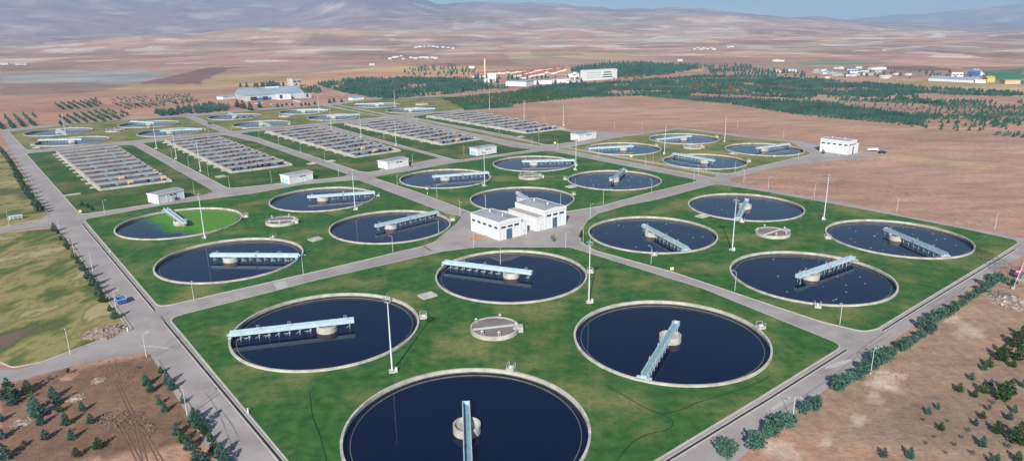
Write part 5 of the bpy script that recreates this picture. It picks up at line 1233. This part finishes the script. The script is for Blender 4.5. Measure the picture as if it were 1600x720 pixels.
o = mb.build('wheel_ruts'); o['kind'] = 'structure'

M['tyre'] = mat('tyre_marks', [(.20, .175, .17), (.28, .25, .245)], .3, .9, coord='World')
M['pale_patch'] = mat('pale_concrete_patch', [(.40, .37, .35), (.50, .47, .45)], .4, .9, coord='World')
def strip(px, wd, m, z, name):
    c = []
    P = [G(*q) for q in px]
    for i in range(len(P)-1):
        p0 = P[max(0, i-1)]; p1 = P[i]; p2 = P[i+1]; p3 = P[min(len(P)-1, i+2)]
        for k in range(8):
            t = k/8; c.append(.5*((2*p1)+(p2-p0)*t+(2*p0-5*p1+4*p2-p3)*t*t+(3*p1-p0-3*p2+p3)*t**3))
    c.append(P[-1]); mb = MB().use(m); vsl = []; n = len(c)
    for i in range(n):
        d = (c[min(n-1, i+1)]-c[max(0, i-1)]).normalized(); q = Vector((-d.y, d.x))*wd/2*(.4+.6*min(1, i/4, (n-1-i)/4)); vsl += [(*(c[i]-q), z), (*(c[i]+q), z)]
    mb.add(vsl, [(2*i, 2*i+2, 2*i+3, 2*i+1) for i in range(n-1)]); struct(mb, name)
strip([(345, 640), (362, 662), (376, 690)], .35, 'tyre', .008, 'tyre_marks'); strip([(320, 610), (342, 645), (360, 690), (372, 720)], .3, 'tyre', .0085, 'tyre_marks')
strip([(1500, 452), (1440, 482), (1380, 520), (1330, 556), (1280, 585)], .35, 'tyre', .008, 'tyre_marks'); strip([(1512, 446), (1480, 470), (1455, 482)], .5, 'tyre', .0085, 'tyre_marks')
strip([(1395, 520), (1350, 548), (1300, 588), (1240, 628), (1180, 668)], .3, 'tyre', .009, 'tyre_marks')
strip([(215, 540), (240, 541), (270, 545)], .6, 'pale_patch', .008, 'pale_road_patch'); strip([(1290, 575), (1310, 568), (1330, 562)], 1.4, 'pale_patch', .0095, 'pale_road_patch'); strip([(1205, 640), (1235, 620)], 1.2, 'pale_patch', .0095, 'pale_road_patch')
mb = MB().use('pale_patch'); mb.poly([G(427, 442.5), G(446, 438), G(450, 450), G(435, 455)], .0075); struct(mb, 'pale_road_patch')
# signs, bollards, frames
def sign(u, v, m, lab, s=1.0):
    p = G(u, v); e = empty('warning_sign', (p.x, p.y, .1), .1); tag(e, lab, 'sign'); mb = MB().use('galv'); mb.tube((0, .05, 0), (0, .05, 1.5*s), .05, n=6); mb.build('post', e)
    mb = MB().use(m); mb.box((0, -.03, 1.1*s), (1.1*s, .08, .9*s)); mb.build('board', e)
sign(1049.5, 425, 'sign_yellow', 'small pale yellow sign beside the road right of the pump house'); sign(126, 334, 'sign_yellow', 'small pale yellow sign at the left road below the leftmost basin')
sign(867, 227, 'sign_yellow', 'small yellow sign at the double road crossing', 1.4); sign(986, 248, 'sign_yellow', 'small pale sign on the grass by the left tank of the ploughed field', 1.3)
for i, (u, v, l) in enumerate(((388, 640+5, 'short pale post on the front lawn next to the left drain'), (172, 395, 'short pale post by the left drain, opposite the tree row'), (200, 518, 'low white marker at the corner of the dry field'), (668, 304, 'low white valve box on the lawn beside the middle road'))):
    p = G(u, v); e = empty('marker_post', (p.x, p.y, .08)); tag(e, l, 'post'); mb = MB().use('white'); mb.tube((0, 0, 0), (0, 0, 1.0), .17, .14, 10); mb.build('post', e); mb = MB().use('galv'); mb.lathe([(.14, 1.0), (.2, 1.02), (.2, 1.1), (.01, 1.16)], 10); mb.build('cap', e)
p = G(25, 343); e = empty('metal_rack', (p.x, p.y, .1), ANG); tag(e, 'low white metal rack on the grass left of the left road', 'rack')
mb = MB().use('white')
for x in (-2.2, -.7, .7, 2.2):
    for y in (-1, 1): mb.tube((x, y, 0), (x, y, 1.6), .08, n=5)
mb.build('frame', e)
for z in (.6, 1.1, 1.6): mb = MB().use('white'); mb.box((0, 0, z), (4.8, 2.2, .08)); mb.build('shelf', e)
# hoses on the front lawn
def hose(px, lab):
    P = [G(*q) for q in px]; mb = MB().use('hose'); S_ = []
    for i in range(len(P)-1):
        p0 = P[max(0, i-1)]; p1 = P[i]; p2 = P[i+1]; p3 = P[min(len(P)-1, i+2)]
        for k in range(6):
            t = k/6; S_.append(.5*((2*p1)+(p2-p0)*t+(2*p0-5*p1+4*p2-p3)*t*t+(3*p1-p0-3*p2+p3)*t**3))
    S_.append(P[-1])
    for i in range(len(S_)-1): mb.tube((*S_[i], .12), (*S_[i+1], .12), .09, n=5, cap=False)
    o = mb.build('garden_hose'); tag(o, lab, 'hose')
hose([(945, 602), (975, 618), (1005, 636), (1035, 648), (1048, 655), (1051, 664), (1040, 672), (1012, 679), (990, 690), (975, 706), (962, 722)], 'dark hose curling over the lawn right of the bottom tank')
hose([(1036, 647), (1065, 640), (1090, 629), (1130, 617), (1180, 600), (1202, 588)], 'thin dark hose running toward the right-hand road on the front lawn')
hose([(484, 612), (487, 640), (490, 655), (498, 675), (505, 700), (511, 722)], 'thin dark hose on the lawn left of the bottom tank')
# wet crossings: flat drain covers across roads
mb = MB().use('concrete_dark')
for (a, b, wd) in (((251, 494), (262, 507), .5), ((242, 556), (272, 540), .25), ((306, 641), (343, 614), .25), ((661, 384), (674, 392), .8)):
    P, Q = G(*a), G(*b); d = (Q-P).normalized(); q = Vector((-d.y, d.x))*wd/2; mb.poly([P-q, Q-q, Q+q, P+q], .012)
o = mb.build('road_seam'); o['kind'] = 'structure'

# fix: unique labels for masts that share a tank
seen = {}
for o in [o for o in COL.objects if o.name.startswith('floodlight_mast') and o.parent is None]: seen.setdefault(o['label'], []).append(o)
for l, L_ in seen.items():
    if len(L_) > 1:
        L_.sort(key=lambda o: o.location.x/o.location.y)
        for k, o in enumerate(L_): o['label'] = l.replace('tall pale', ('left-hand' if k == 0 else 'right-hand' if k == len(L_)-1 else 'middle')+' tall pale')
print('objects', len(COL.objects))
